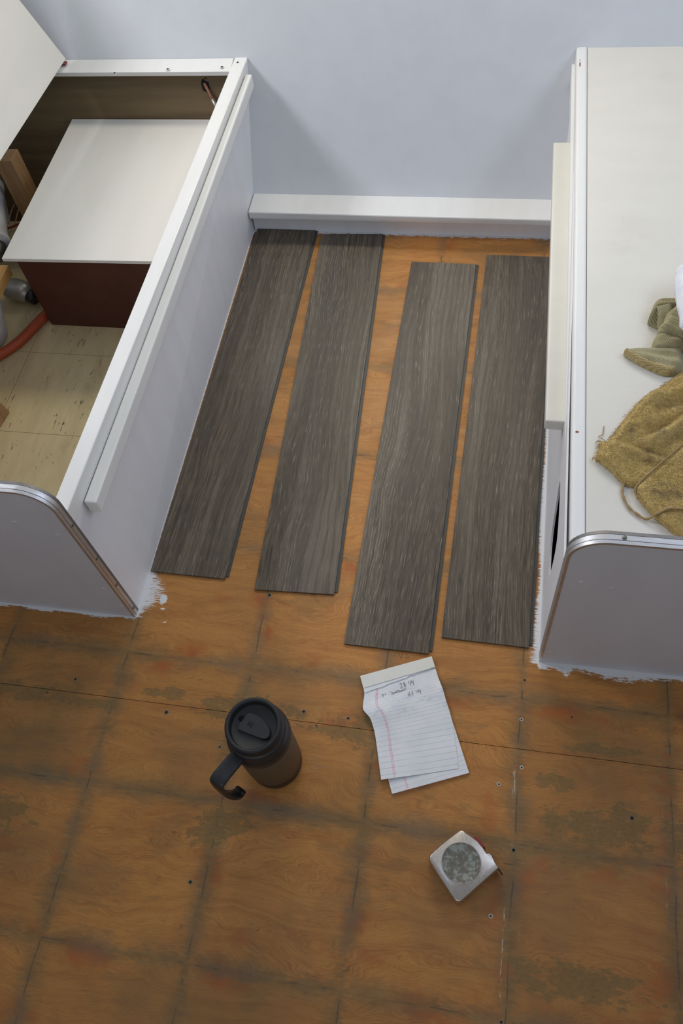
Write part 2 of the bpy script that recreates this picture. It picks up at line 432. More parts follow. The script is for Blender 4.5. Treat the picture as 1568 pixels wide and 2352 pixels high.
# pale filler dust in a few seams, white brush strokes by the benches
wa = t.attr('dust')
wm = t.mul(t.ramp(t.add(wa, t.mul(t.sub(t.noise(t.scale(p, (500, 60, 1)), 1, 4, 0.7), 0.5), 2.6)), 0.60, 1.0), 0.7)
c = t.mix(wm, c, lin(200, 196, 188))
specks = t.ramp(t.noise(p, 330, 1, 0.4), 0.83, 0.86)
c = t.mix(t.mul(specks, 0.6), c, lin(215, 190, 150))
pa = t.attr('paint_x'); pb = t.attr('paint_y')
strx = t.noise(t.scale(p, (45, 900, 1)), 1, 3, 0.6); stry = t.noise(t.scale(p, (900, 45, 1)), 1, 3, 0.6)
pm = t.mx(t.ramp(t.add(pa, t.mul(t.sub(strx, 0.5), 2.0)), 0.48, 0.58), t.ramp(t.add(pb, t.mul(t.sub(t.noise(t.scale(p, (60, 300, 1)), 1, 4, 0.7), 0.5), 1.6)), 0.48, 0.56))
c = t.mix(pm, c, lin(222, 222, 224))
hh = t.add(t.mul(fine, 0.5), t.add(t.mul(gm, -0.6), t.mul(rag, 0.3)))
rg = t.mix(gm, (0.38, 0.38, 0.38), (0.6, 0.6, 0.6))
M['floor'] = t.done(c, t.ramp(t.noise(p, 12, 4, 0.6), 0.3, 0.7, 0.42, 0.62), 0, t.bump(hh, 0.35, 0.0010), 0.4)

# beige vinyl floor tiles inside the left bench
t = NT('beige_vinyl_tile'); p = t.pos(); r = t.rand()
n = t.noise(t.scale(p, (40, 9, 1)), 1, 5, 0.6)
c = t.mix(t.ramp(n, 0.3, 0.75), lin(214, 195, 150), lin(200, 181, 138))
mk = t.mul(t.ramp(t.noise(t.scale(p, (150, 34, 1)), 1, 4, 0.65), 0.60, 0.65), t.ramp(t.noise(t.scale(p, (14, 4, 1)), 1, 2, 0.5), 0.46, 0.55))
c = t.mix(t.mul(mk, 0.85), c, lin(70, 52, 36))
c = t.mix(t.mul(t.ramp(t.noise(t.scale(p, (20, 7, 1)), 1, 4, 0.6), 0.55, 0.72), 0.35), c, lin(150, 125, 88))
M['tile'] = t.done(c, 0.42, 0, t.bump(n, 0.1, 0.0005))

# ruled paper; UV in metres (x from left edge, y down from top)
def paper(name, mx_, y0, gap=0.0074, wr=0.0):
    t = NT(name); u = t.uv(); ux, uy, _ = t.xyz(u); p = t.pos()
    fr = t.math('FRACT', t.math('DIVIDE', uy, gap))
    ln = t.mul(t.ramp(t.math('ABSOLUTE', t.sub(fr, 0.5)), 0.075, 0.03), t.math('GREATER_THAN', uy, y0))
    base = t.mix(t.ramp(t.noise(p, 30, 3, 0.5), 0.3, 0.7), lin(236, 236, 240), lin(228, 229, 235))
    br = t.ramp(t.noise(t.scale(u, (30, 40, 1)), 1, 3, 0.6), 0.3, 0.55, 0.25, 1.0)
    c = t.mix(t.mul(t.mul(ln, 0.34), br), base, lin(120, 140, 180))
    ds = t.math('ABSOLUTE', t.sub(t.math('ABSOLUTE', t.sub(ux, mx_)), 0.0011))
    pk = t.ramp(ds, 0.0008, 0.0003)
    smu = t.mul(t.ramp(t.math('ABSOLUTE', t.sub(ux, mx_)), 0.004, 0.001), t.ramp(t.noise(u, 70, 2, 0.5), 0.5, 0.65))
    c = t.mix(t.mul(t.mx(pk, t.mul(smu, wr)), 0.55), c, lin(225, 120, 160))
    if wr:
        blot = t.mul(t.ramp(t.noise(t.scale(u, (45, 60, 1)), 1, 4, 0.6), 0.52, 0.75), t.ramp(t.math('ABSOLUTE', t.sub(uy, 0.085)), 0.045, 0.015))
        c = t.mix(t.mul(blot, 0.6), c, lin(165, 180, 214))
    return t.done(c, 0.75, 0, t.bump(t.noise(p, 260, 3, 0.5), 0.05, 0.0005))
M['paper'] = paper('ruled_paper', 0.026, -1)
M['sheet'] = paper('ruled_sheet_water_marked', 0.022, 0.0, wr=1.0)
M['binding'] = simple('gummed_paper_strip', lin(232, 230, 222), 0.7, 0, 30, 0.05, 0.04)
M['padedge'] = simple('pad_red_glue_edge', lin(215, 170, 165), 0.7)

# terry towel, knit cloth, plastic bag
t = NT('yellow_terry'); p = t.pos()
n = t.noise(p, 26, 4, 0.6); n2 = t.noise(p, 420, 3, 0.7)
c = t.mix(t.ramp(n2, 0.3, 0.7), lin(186, 156, 92), lin(222, 196, 128))
c = t.mix(t.mul(t.ramp(n, 0.54, 0.68), 0.62), c, lin(136, 114, 82))
M['terry'] = t.done(c, 0.95, 0, t.bump(n2, 0.8, 0.0025), 0.1, sheen=0.3)
t = NT('towel_cord'); p = t.pos(); n = t.noise(p, 500, 3, 0.6)
M['cord'] = t.done(t.mix(t.ramp(n, 0.3, 0.7), lin(172, 148, 104), lin(140, 116, 76)), 0.9, 0, t.bump(n, 0.5, 0.001))
def knit(name, a, b, dirx, diry):
    t = NT(name); p = t.pos(); px, py, pz = t.xyz(p)
    w = t.math('SINE', t.mul(t.add(t.add(t.mul(px, dirx), t.mul(py, diry)), t.mul(t.noise(p, 25, 2), 0.012)), 2600.0))
    n = t.noise(p, 60, 4, 0.6)
    c = t.mix(t.ramp(n, 0.35, 0.7), a, b)
    c = t.mix(t.mul(t.ramp(w, -1.0, 0.6, 1.0, 0.0), 0.30), c, tuple(x * 0.5 for x in a))
    return t.done(c, 0.9, 0, t.bump(t.add(w, t.mul(t.noise(p, 900, 2), 0.7)), 0.5, 0.0012), 0.1, sheen=0.2)
M['knit'] = knit('olive_knit', lin(178, 168, 130), lin(160, 150, 114), 0.5, 0.86)
M['knit2'] = knit('olive_knit_cross', lin(172, 160, 122), lin(154, 143, 106), 0.86, -0.5)
M['knitband'] = knit('tan_knit_cuff', lin(186, 166, 116), lin(166, 147, 102), 0.3, 0.95)
t = NT('white_plastic_bag'); p = t.pos(); n = t.noise(p, 30, 4, 0.6)
M['bag'] = t.done(t.mix(t.ramp(n, 0.3, 0.7), lin(236, 238, 244), lin(220, 222, 232)), 0.3, 0, t.bump(t.noise(p, 60, 4, 0.6, 1.0), 0.4, 0.003), 0.5)

# ------------------------------------------------------------------ room shell
K = 0.48                                   # front wall leans outward (trailer nose)
def wy(z): return 0.010 + K * z
XL, XR, ZC, YB = -0.66, 1.40, 1.95, -2.75
ST = {'kind': 'structure'}
def wallpiece(bm, x0, x1, z0, z1, th=0.02):
    q = [(x0, wy(z0), z0), (x1, wy(z0), z0), (x1, wy(z0) + th, z0), (x0, wy(z0) + th, z0),
         (x0, wy(z1), z1), (x1, wy(z1), z1), (x1, wy(z1) + th, z1), (x0, wy(z1) + th, z1)]
    v = [bm.verts.new(a) for a in q]
    for f in ((0, 1, 2, 3), (4, 5, 6, 7), (0, 1, 5, 4), (1, 2, 6, 5), (2, 3, 7, 6), (3, 0, 4, 7)): bm.faces.new([v[i] for i in f])
# front wall with a wide window opening above the picture
bm = bmesh.new()
WX0, WX1, WZ0, WZ1 = -0.20, 0.85, 1.02, 1.50
wallpiece(bm, XL, XR, -0.02, WZ0); wallpiece(bm, XL, XR, WZ1, ZC)
wallpiece(bm, XL, WX0, WZ0, WZ1); wallpiece(bm, WX1, XR, WZ0, WZ1)
wf = finish('wall_front', bm, M['wall'], None, False, ST)
def side_wall(name, x, y0, y1, z0, z1, sgn):
    bm = bmesh.new()
    yT = wy(ZC) + 0.02
    def b(ya, yb, za, zb):
        c = boxbm((min(x, x + sgn * .02), ya, za), (max(x, x + sgn * .02), yb, zb)); me = bpy.data.meshes.new('t'); c.to_mesh(me); c.free(); bm.from_mesh(me); bpy.data.meshes.remove(me)
    b(YB, y0, -0.02, ZC); b(y1, yT, -0.02, ZC); b(y0, y1, -0.02, z0); b(y0, y1, z1, ZC)
    return finish(name, bm, M['wall'], None, False, ST)
side_wall('wall_left', XL, -0.75, 0.12, 0.70, 1.50, -1)
side_wall('wall_right', XR, -0.92, 0.02, 0.95, 1.45, 1)
def holed(name, outer, hole, fn, mat):
    (a0, b0, a1, b1), (c0, d0, c1, d1) = outer, hole
    bm = bmesh.new()
    for (p0_, q0_, p1_, q1_) in ((a0, b0, c0, b1), (c1, b0, a1, b1), (c0, b0, c1, d0), (c0, d1, c1, b1)):
        c = boxbm(*fn(p0_, q0_, p1_, q1_)); me = bpy.data.meshes.new('t'); c.to_mesh(me); c.free(); bm.from_mesh(me); bpy.data.meshes.remove(me)
    return finish(name, bm, mat, None, False, ST)
holed('wall_back', (XL - .02, -.02, XR + .02, ZC), (-0.30, 0.88, 1.04, 1.52), lambda a, b, c, d: ((a, YB - .02, b), (c, YB, d)), M['room'])  # opening invented for the added fill light behind the camera
holed('ceiling', (XL - .02, YB - .02, XR + .02, wy(ZC) + .04), (0.17, -1.35, 0.57, -0.95), lambda a, b, c, d: ((a, b, ZC), (c, d, ZC + .02)), M['ceiling'])  # hatch opening invented for the added overhead fill
# window frames around the three openings
def frame(name, pts, mat):
    bm = bmesh.new()
    for a, b in zip(pts, pts[1:] + pts[:1]): tube_bm(bm, [a, b], 0.014, 6)
    return finish(name, bm, mat, None, False, ST)
frame('window_1', [(WX0, wy(WZ0) + .01, WZ0), (WX1, wy(WZ0) + .01, WZ0), (WX1, wy(WZ1) + .01, WZ1), (WX0, wy(WZ1) + .01, WZ1)], M['alu'])
frame('window_2', [(XL, -0.75, 0.70), (XL, 0.12, 0.70), (XL, 0.12, 1.50), (XL, -0.75, 1.50)], M['alu'])
frame('window_3', [(XR, -0.92, 0.95), (XR, 0.02, 0.95), (XR, 0.02, 1.45), (XR, -0.92, 1.45)], M['alu'])

frame('added_back_frame', [(-.30, YB, .88), (1.04, YB, .88), (1.04, YB, 1.52), (-.30, YB, 1.52)], M['alu'])  # frame of the invented back opening
frame('added_hatch_frame', [(.17, -1.35, ZC), (.57, -1.35, ZC), (.57, -.95, ZC), (.17, -.95, ZC)], M['alu'])  # frame of the invented ceiling hatch
# floor: sub-base with two plywood sheets
fl = box('floor', (XL - .02, YB - .02, -0.05), (XR + .02, 0.03, -0.0125), M['lining_dark'], props=ST)
def ell(X, Y, cx, cy, rx, ry, a=0.0):
    ca, sa = math.cos(a), math.sin(a); u = (X - cx) * ca + (Y - cy) * sa; v = -(X - cx) * sa + (Y - cy) * ca
    return np.clip(1.0 - 0.5 * ((u / rx) ** 2 + (v / ry) ** 2), 0, 1)
def sstep(v, a, b):
    q = np.clip((v - a) / (b - a), 0, 1); return q * q * (3 - 2 * q)
def sheet(x0, x1, y0, y1):
    def axis(a, b, lo, hi, st):
        c = list(np.arange(max(a, lo), min(b, hi), st)); e = [a] + [v for v in c if v > a] + [b]
        return np.array(e)
    xs = axis(x0, x1, -0.34, 1.16, 0.005); ys = axis(y0, y1, -1.80, 0.03, 0.005)
    nx, ny = len(xs), len(ys); X, Y = np.meshgrid(xs, ys)
    V = np.stack([X.ravel(), Y.ravel(), np.zeros(nx * ny)], 1)
    i = np.arange(nx - 1); j = np.arange(ny - 1); I, J = np.meshgrid(i, j); a = (J * nx + I).ravel()
    F = np.stack([a, a + 1, a + nx + 1, a + nx], 1)
    # rim down 12 mm
    rim = [k for k in range(nx)] + [nx * r_ + nx - 1 for r_ in range(1, ny)] + [nx * (ny - 1) + k for k in range(nx - 2, -1, -1)] + [nx * r_ for r_ in range(ny - 2, 0, -1)]
    low = V[rim].copy(); low[:, 2] = -0.0122; n0 = len(V)
    V = np.vstack([V, low]); R = len(rim)
    F2 = np.array([[rim[k], n0 + k, n0 + (k + 1) % R, rim[(k + 1) % R]] for k in range(R)])
    me = bpy.data.meshes.new('plywood_sheet')
    me.from_pydata(V.tolist(), [], np.vstack([F, F2]).tolist()); me.update()
    x, y = V[:, 0], V[:, 1]
    st = np.zeros(len(x)); rd = np.zeros(len(x)); du = np.zeros(len(x)); pxa = np.zeros(len(x)); pya = np.zeros(len(x))
    for e in [(0.82, -1.312, .09, .030, -.06), (0.87, -1.300, .04, .035, 0), (0.945, -1.31, .022, .035, 0), (0.80, -1.525, .11, .030, 0),
              (0.25, -1.20, .10, .028, 0), (0.42, -1.215, .06, .025, 0), (0.84, -1.19, .07, .012, 0), (-.15, -1.215, .10, .02, 0),
              (-.16, -1.42, .09, .04, 0), (0.76, -1.25, .03, .02, 0), (-0.03, -1.22, .07, .012, 0), (0.47, -1.19, .05, .02, 0),
              (0.245, -1.39, .07, .03, .3), (0.10, -1.185, .05, .012, 0), (0.93, -1.60, .06, .05, 0)]:
        st = np.maximum(st, ell(x, y, *e))
    for e in [(0.918, -1.36, .018, .06, 0), (0.93, -1.24, .02, .05, 0), (0.70, -1.53, .02, .02, 0), (0.40, -1.20, .05, .012, 0.1),
              (0.665, -1.31, .018, .035, 0), (0.27, -0.955, .035, .02, 0), (0.50, -1.54, .05, .015, 0), (0.30, -1.54, .05, .015, 0), (-0.02, -1.33, .03, .02, 0),
              (0.205, -1.235, .02, .015, 0), (0.90, -1.52, .02, .05, 0), (0.16, -1.00, .03, .02, 0), (-.10, -1.46, .03, .015, 0), (0.42, -1.18, .035, .01, 0)]:
        rd = np.maximum(rd, ell(x, y, *e))
    for cx, ya, yb, s in [(0.700, -1.285, -1.235, .85), (0.699, -1.36, -1.28, .62), (0.695, -1.56, -1.44, .66), (0.9235, -1.42, -1.24, .62), (0.930, -1.18, -1.05, .35),
                          (0.003, -1.45, -1.23, .40), (0.0, -1.62, -1.45, .38), (0.703, -1.12, -1.03, .4)]:
        du = np.maximum(du, s * np.clip(1 - np.abs(x - cx) / 0.006, 0, 1) * (sstep(y, ya - .02, ya + .01) * (1 - sstep(y, yb - .01, yb + .02))))
    # white wall paint brushed onto the floor: strokes run away from the painted edges
    wl = 0.010 + 0.022 * sstep(y, -1.045, -1.01) * (1 - sstep(y, -.99, -.95))
    pxa = np.maximum(pxa, np.clip(1 - np.maximum(x, 0) / (2 * wl), 0, 1) * (y > -1.052) * (y < -0.93) * (x > -0.01))
    wr = 0.009 + 0.004 * np.sin(y * 23)
    pxa = np.maximum(pxa, np.clip(1 - np.maximum(0.7305 - x, 0) / (2 * wr), 0, 1) * (y > -1.056) * (x < 0.7325))
    for (cx, cy, rx, ry) in [(.048, -1.030, .0035, .003), (.06, -1.053, .006, .002), (.044, -1.010, .008, .010)]:
        pya = np.maximum(pya, ell(x, y, cx, cy, rx, ry))
    d = np.maximum(-1.051 - y, 0)
    wl2 = 0.006 + 0.002 * np.sin(x * 60)
    pya = np.maximum(pya, np.clip(1 - d / (2 * wl2), 0, 1) * (x < 0.004))
    wr2 = 0.013 + 0.005 * np.sin(x * 37 + 1) + 0.014 * np.exp(-((x - .775) / .008) ** 2)
    pya = np.maximum(pya, np.clip(1 - d / (2 * wr2), 0, 1) * (x > 0.728))
    pya = np.maximum(pya, np.clip(1 - (0.003 - y) / 0.022, 0, 1) * (y > -.05) * (x > 0) * (x < .73))
    for nme, arr in (('stain', st), ('redden', rd), ('dust', du), ('paint_x', pxa), ('paint_y', pya)):
        at = me.attributes.new(nme, 'FLOAT', 'POINT'); at.data.foreach_set('value', arr.astype(np.float32))
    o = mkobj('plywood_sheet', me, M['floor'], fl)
    return o
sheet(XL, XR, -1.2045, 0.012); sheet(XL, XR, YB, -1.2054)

# screw holes left in the floor
def ringhole(x, y, r, ringmat, z=0.0, parent=None, name='screw_hole', rr=1.75):
    bm = bmesh.new()
    n = 14
    o_ = [bm.verts.new((x + r * rr * math.cos(2 * math.pi * k / n) * random.uniform(.9, 1.1), y + r * rr * math.sin(2 * math.pi * k / n), z + .0002)) for k in range(n)]
    i_ = [bm.verts.new((x + r * math.cos(2 * math.pi * k / n), y + r * math.sin(2 * math.pi * k / n), z + .0007)) for k in range(n)]
    for k in range(n): bm.faces.new((o_[k], o_[(k + 1) % n], i_[(k + 1) % n], i_[k]))
    c_ = bm.verts.new((x, y, z - .0)); c_.co.z = z + .0003
    fs = [bm.faces.new((i_[k], i_[(k + 1) % n], c_)) for k in range(n)]
    for f in fs: f.material_index = 1
    ob = finish(name, bm, ringmat, parent, True); ob.data.materials.append(M['hole'])
    return ob
for i, (x, y, w) in enumerate([(-0.118, -1.211, 0), (-0.074, -1.181, 0), (0.108, -1.219, 0), (0.215, -1.265, 0), (0.345, -1.188, 0), (0.371, -1.209, 0), (0.422, -1.190, 0),
                  (0.242, -0.980, 0), (0.708, -1.088, 0), (0.706, -1.156, 1), (0.710, -1.234, 1), (0.676, -1.265, 1), (0.704, -1.360, 0), (0.676, -1.456, 1),
                  (0.218, -1.476, 0), (0.786, -1.142, 0), (0.699, -1.587, 0), (0.878, -1.289, 0)]):
    ringhole(x, y, (0.0012 + .0012 * ((i * 7) % 5) / 4) if not w else 0.0014, M['whitering'] if w else M['nailring'], 0.0, fl, rr=2.4 if w else 1.9)

bm = bmesh.new()
for st_ in ([(.4924, -1.0644), (.4956, -1.0721), (.4973, -1.0735), (.4984, -1.0637)], [(.5062, -1.0652), (.5052, -1.0694), (.5078, -1.0723), (.5105, -1.0695)]):
    tube_bm(bm, smooth_path([(a, b, .0003) for a, b in st_], 4), .0003, 4, .6)
finish('pencil_mark', bm, M['pen'], fl)
bm = bmesh.new(); random.seed(21)
for (x, y) in [(.3705, -1.2755), (.3730, -1.2680), (.3790, -1.2760), (.3825, -1.2725), (.3850, -1.2790), (.3920, -1.2740), (.3830, -1.2600), (.3690, -1.2830)]:
    for k in range(3):
        r_ = bmesh.ops.create_icosphere(bm, subdivisions=1, radius=random.uniform(.0004, .0010))
        ox, oy = random.gauss(0, .0022), random.gauss(0, .0018)
        for v in r_['verts']: v.co = Vector((v.co.x * random.uniform(.8, 1.3) + x + ox, v.co.y + y + oy, abs(v.co.z) * .6 + .0002))
tag(finish('crumbs', bm, M['whitering']), 'scatter of tiny white crumbs on the floor right of the mug', 'crumbs', None, 'stuff')

# baseboard block on the front wall, with the strip below it
bb = finish('baseboard_front', hexa([(0.004, -0.024, 0.052), (0.7305, -0.024, 0.052), (0.7305, wy(.052) + .001, 0.052), (0.004, wy(.052) + .001, 0.052),
      (0.004, -0.024, 0.072), (0.7305, -0.026, 0.070), (0.7305, wy(.072) + .001, 0.070), (0.004, wy(.072) + .001, 0.072)], 0.004, 3), M['white'], None, False, ST)
box('trim_1', (0.004, 0.000, 0.0), (0.7305, 0.012, 0.052), M['panel'], props=ST)

# brown unpainted lining of the wall inside the left bench
bm = bmesh.new()
q = [(XL, wy(0) - .004, 0.0), (-.022, wy(0) - .004, 0.0), (-.022, wy(0) + .002, 0), (XL, wy(0) + .002, 0), (XL, wy(.318) - .004, .318), (-.022, wy(.318) - .004, .318), (-.022, wy(.318) + .002, .318), (XL, wy(.318) + .002, .318)]
bm.free(); finish('lining_panel', hexa(q), M['lining'], wf)

# ------------------------------------------------------------------ left bench (open)
lb = empty('bench', (-0.33, -0.5, 0.0), 'left bench with its lid raised, open storage inside, white painted side', 'bench')
def xs_(z): return 0.018 * z / 0.335                       # side leans slightly
YF, YE = -1.035, -1.051
def sidepanel(z0, z1):
    return hexa([(-.014, YF, z0), (xs_(z0), YF, z0), (xs_(z0), wy(z0), z0), (-.014, wy(z0), z0),
                 (-.024, YF, z1), (-.0085, YF, z1), (.0125, wy(z1), z1), (-.004, wy(z1), z1)])
finish('side_panel', sidepanel(0.0, 0.33), M['panel'], lb)
# rail capping the side
finish('top_rail', hexa([(-.034, YF, .300), (-.0065, YF, .300), (.0145, wy(.30), .300), (-.015, wy(.30), .300),
                         (-.034, YF, .335), (-.0065, YF, .335), (.0145, wy(.335), .335), (-.015, wy(.335), .335)], .0025), M['white'], lb)
# ledge strip on the outside of the side
finish('ledge_strip', hexa([(-.0045, -.990, .274), (.0165, -.990, .274), (.0315, .128, .292), (.0165, .128, .292),
                            (-.0045, -.990, .304), (.0165, -.990, .304), (.0315, .128, .322), (.0165, .128, .322)], .004, 3), M['white'], lb)
# cleat on the front wall
finish('wall_cleat', hexa([(-.56, wy(.316) - .030, .316), (-.018, wy(.316) - .030, .316), (-.018, wy(.316), .316), (-.56, wy(.316), .316),
                           (-.56, wy(.316) - .034, .328), (-.018, wy(.316) - .034, .328), (-.018, wy(.332), .334), (-.56, wy(.332), .334)], .0015), M['white'], lb)
for x, y in [(-0.2877, 0.1145), (-0.1643, 0.1285), (-0.0385, 0.135)]: ringhole(x, y + .004, .0031, M['white'], .3315, lb, rr=1.2)
for x, y in [(-0.0035, 0.150)]: ringhole(x, y, .0026, M['white'], .3352, lb, rr=1.3)
ringhole(.008, -.3273, .0022, M['white'], .3003, lb, rr=1.3)

def end_profile(x_edge, ztop, r, xfar, sgn, n=10):
    """outline in XZ from the bottom edge corner up, around the arc, to the far top"""
    pts = [(x_edge, 0.0)]
    for k in range(n + 1):
        a = math.pi / 2 * k / n
        pts.append((x_edge + sgn * (r - r * math.cos(a)), ztop - r + r * math.sin(a)))
    pts.append((xfar, ztop))
    return pts
def end_panel(parent, x_edge, xfar, sgn, ztop=.4205, r=.048, lab=None):
    prof = end_profile(x_edge, ztop, r, xfar, sgn)
    outl = prof + [(xfar, 0.0)]
    bm = bmesh.new()
    a = [bm.verts.new((x, YE, z)) for x, z in outl]; b = [bm.verts.new((x, YF, z)) for x, z in outl]
    bm.faces.new(a); bm.faces.new(b[::-1])
    for k in range(len(a)): bm.faces.new((a[k], a[(k + 1) % len(a)], b[(k + 1) % len(a)], b[k]))
    pn = finish('end_panel', bm, M['endpanel'], parent, False)
    # aluminium moulding: grooved section swept along the edge
    sec = [(-.0012, -.0025), (-.0012, .0018), (.0036, .0024), (.0040, .0017), (.0045, .0024), (.0114, .0026), (.0119, .0018), (.0124, .0024), (.0172, .0018), (.0172, -.0025)]
    P = prof; bm = bmesh.new(); rings = []
    for i, (x, z) in enumerate(P):
        x0, z0 = P[max(i - 1, 0)]; x1, z1 = P[min(i + 1, len(P) - 1)]
        d = Vector((x1 - x0, 0, z1 - z0)).normalized(); nrm = Vector((-d.z, 0, d.x)) * (1 if sgn > 0 else -1)
        rings.append([bm.verts.new(Vector((x, YE + u, z)) + nrm * h) for u, h in sec])
    for A, B in zip(rings, rings[1:]):
        for k in range(len(sec)): 
            f = bm.faces.new((A[k], A[(k + 1) % len(sec)], B[(k + 1) % len(sec)], B[k]))
            if k in (2, 3, 6, 7): f.material_index = 1
    bm.faces.new(rings[0]); bm.faces.new(rings[-1][::-1])
    tr = finish('edge_trim', bm, M['alu'], pn); tr.data.materials.append(M['alugroove'])
    autosmooth(tr, 30)
    return pn
def trim_screw(pn, x, y, z, axis):
    bm = bmesh.new()
    n = 12; r = .0032
    for lev, (rr, h) in enumerate([(r, 0.0), (r * .9, .0008)]):
        pass
    rings = []
    for rr, h in [(r, 0), (r * .85, .0009), (0.0, .0011)]:
        if rr == 0: rings.append([bm.verts.new((x + (axis[0] * h), y, z + axis[1] * h))]); continue
        ring = []
        for k in range(n):
            a = 2 * math.pi * k / n
            if axis[0]: ring.append(bm.verts.new((x + axis[0] * h, y + rr * math.cos(a), z + rr * math.sin(a))))
            else: ring.append(bm.verts.new((x + rr * math.cos(a), y + rr * math.sin(a), z + h)))
        rings.append(ring)
    for A, B in zip(rings, rings[1:]):
        for k in range(n):
            if len(B) == 1: bm.faces.new((A[k], A[(k + 1) % n], B[0]))
            else: bm.faces.new((A[k], A[(k + 1) % n], B[(k + 1) % n], B[k]))
    finish('screw', bm, M['screw'], pn, True)
pl = end_panel(lb, 0.0, XL + .001, -1)
for z in (.322, .215, .118, .024): trim_screw(pl, .0026, YE + .008, z, (1, 0))
# painted-over fastener bumps on the end panels
def bumps(pn, pts):
    for x, z in pts:
        bm = bmesh.new(); bmesh.ops.create_uvsphere(bm, u_segments=12, v_segments=6, radius=.0045)
        for v in bm.verts: v.co = Vector((v.co.x + x, v.co.y * .3 + YE, v.co.z + z))
        finish('screw', bm, M['endpanel'], pn, True)
bumps(pl, [(-.028, .300), (-.008, .045), (-.085, .33), (-.02, .115)])

# lid of the left bench, tipped up against the left wall
A = Vector((-.411, .150, .348)); Bv = Vector((-.4320, -.217, .347)); Cv = Vector((-.466, .150, .479))
u = (Bv - A).normalized(); w = (Cv - A).normalized(); nn = u.cross(w).normalized()
if nn.x < 0: nn = -nn
th = .006
p0 = A; p1 = A + u * 1.10; p2 = p1 + w * .40; p3 = A + w * .40
o_ = -nn * th
lid = finish('lid', hexa([p0 + o_, p1 + o_, p2 + o_, p3 + o_, p0, p1, p2, p3], .001, 1), M['board'], lb, props={'label': 'white lid board tipped up against the wall'})
hinge = box('hinge_plate', (-.437, .146, .3345), (-.416, .158, .3375), M['rededge'], lb)

# inside the bench: vinyl tiles on the floor (pieces of the floor)
x_edges = [XL, -.4405, -.216, -.016]; y_edges = [YF, -.8835, -.6585, -.4335, -.2085, .006]
for i in range(3):
    for j in range(5):
        g = .0005
        box('vinyl_tile', (x_edges[i] + g, y_edges[j] + g, 0.0001), (x_edges[i + 1] - g, y_edges[j + 1] - g, .0026), M['tile'], fl)

# dark red storage box with a white board on top
sb = empty('storage_box', (-0.22, -0.14, 0.003), 'dark red box topped with a white board inside the open left bench', 'storage box')
finish('box_body', hexa([(-.416, -.347, .003), (-.017, -.347, .003), (-.017, -.004, .003), (-.416, -.004, .003),
                         (-.416, -.347, .217), (-.017, -.347, .217), (-.017, .095, .217), (-.416, .095, .217)]), M['red'], sb)
tb = finish('top_board', hexa([(-.4275, -.3720, .2172), (-.020, -.3640, .2172), (-.020, .104, .2172), (-.4310, .104, .2172),
                          (-.4275, -.3720, .225), (-.020, -.3640, .225), (-.020, .108, .225), (-.4310, .108, .225)], .0006, 1), M['board'], sb, props={'label': 'white board top of the box'})

# framing and plumbing left in the bench
st = empty('wood_post', (-.52, -.07, .003), 'pale square pine post with a short rail behind the red storage box', 'post')
box('post', (-.544, -.092, .003), (-.500, -.048, .255), M['stud'], st, .002)
box('rail', (XL + .001, -.088, .216), (-.544, -.052, .252), M['stud'], st, .002)
tag(box('wood_batten', (-.600, -.005, .003), (-.585, .015, .30), M['lining_dark'], None), 'thin dark batten standing behind the pale pine post', 'batten')
bmx = beam('wood_beam', (-.483, -.322, .160), (-.483, -.95, .160), .040, .026, M['beam'], None, .0015)
tag(bmx, 'orange-toned pine beam beside the white board corner at the left edge', 'beam')
for yy_ in (-.60, -.94): box('beam_leg', (-.500, yy_, .003), (-.465, yy_ + .035, .1345), M['beam'], bmx, .001)
tank = lathe('water_tank', [(0, .003), (.048, .003), (.052, .008), (.078, .108), (.079, .112), (.076, .114), (.03, .116), (0, .116)], (-.562, -.400, 0), M['dirtywhite'], None, 32)
tag(tank, 'small white plastic tank below the pine beam at the left edge', 'tank')
# white insulated pipe, metal fitting
pipe = empty('insulated_pipe', (-.55, -.2, .13), 'dirty white wrapped pipe with a bare metal end at the left edge', 'pipe')
tube('wrapping', smooth_path([(-.612, -.055, .16), (-.575, -.15, .15), (-.543, -.225, .14), (-.540, -.232, .139)], 5), [.03] * 10 + [.034] * 5 + [.02], M['dirtywhite'], pipe, 16)
tube('metal_end', [(-.548, -.21, .135), (-.533, -.262, .128), (-.531, -.268, .127)], [.022, .022, .015], M['screw'], pipe, 16)
tube('pipe_stem', [(-.608, -.062, .15), (-.638, -.115, .003)], .016, M['dirtywhite'], pipe, 12)
fit = empty('pipe_fitting', (-.50, -.27, .003), 'shiny rounded metal pipe fitting on the tiles beside the red box', 'fitting')
tube('body', smooth_path([(-.552, -.262, .030), (-.520, -.268, .032), (-.496, -.276, .030), (-.484, -.281, .027)], 5), [.02, .022, .024, .0255, .026, .0262, .026, .0258, .025, .0245, .024, .022, .02, .018, .016, .013], M['steel'], fit, 18)
tube('collar', [(-.487, -.280, .028), (-.470, -.286, .025)], .0165, M['black'], fit, 16)
hose = tube('hose', smooth_path([(-.400, -.285, .017), (-.432, -.325, .0145), (-.452, -.372, .014), (-.470, -.415, .014), (-.500, -.455, .014), (-.55, -.50, .014), (-.62, -.53, .014)], 8), .0115, M['hose'], None, 14)
tag(hose, 'orange-red rubber hose curving over the beige tiles beside the red box', 'hose')
blk = finish('wood_block', hexa([(-.51, -.66, .003), (-.428, -.650, .003), (-.422, -.607, .003), (-.48, -.565, .003), (-.51, -.655, .04), (-.437, -.650, .04), (-.434, -.611, .04), (-.48, -.575, .04)], .003), M['stud'])
tag(blk, 'small pale wood offcut lying on the beige tiles at the left edge', 'wood block')
wr = empty('copper_wires', (-.60, -.01, .04), 'thin copper wires looping in the dark corner behind the storage box', 'wire')
tube('wire', smooth_path([(-.575, .0, .06), (-.600, .004, .075), (-.618, -.02, .06), (-.622, -.055, .045)], 6), .0016, M['copper'], wr, 6)
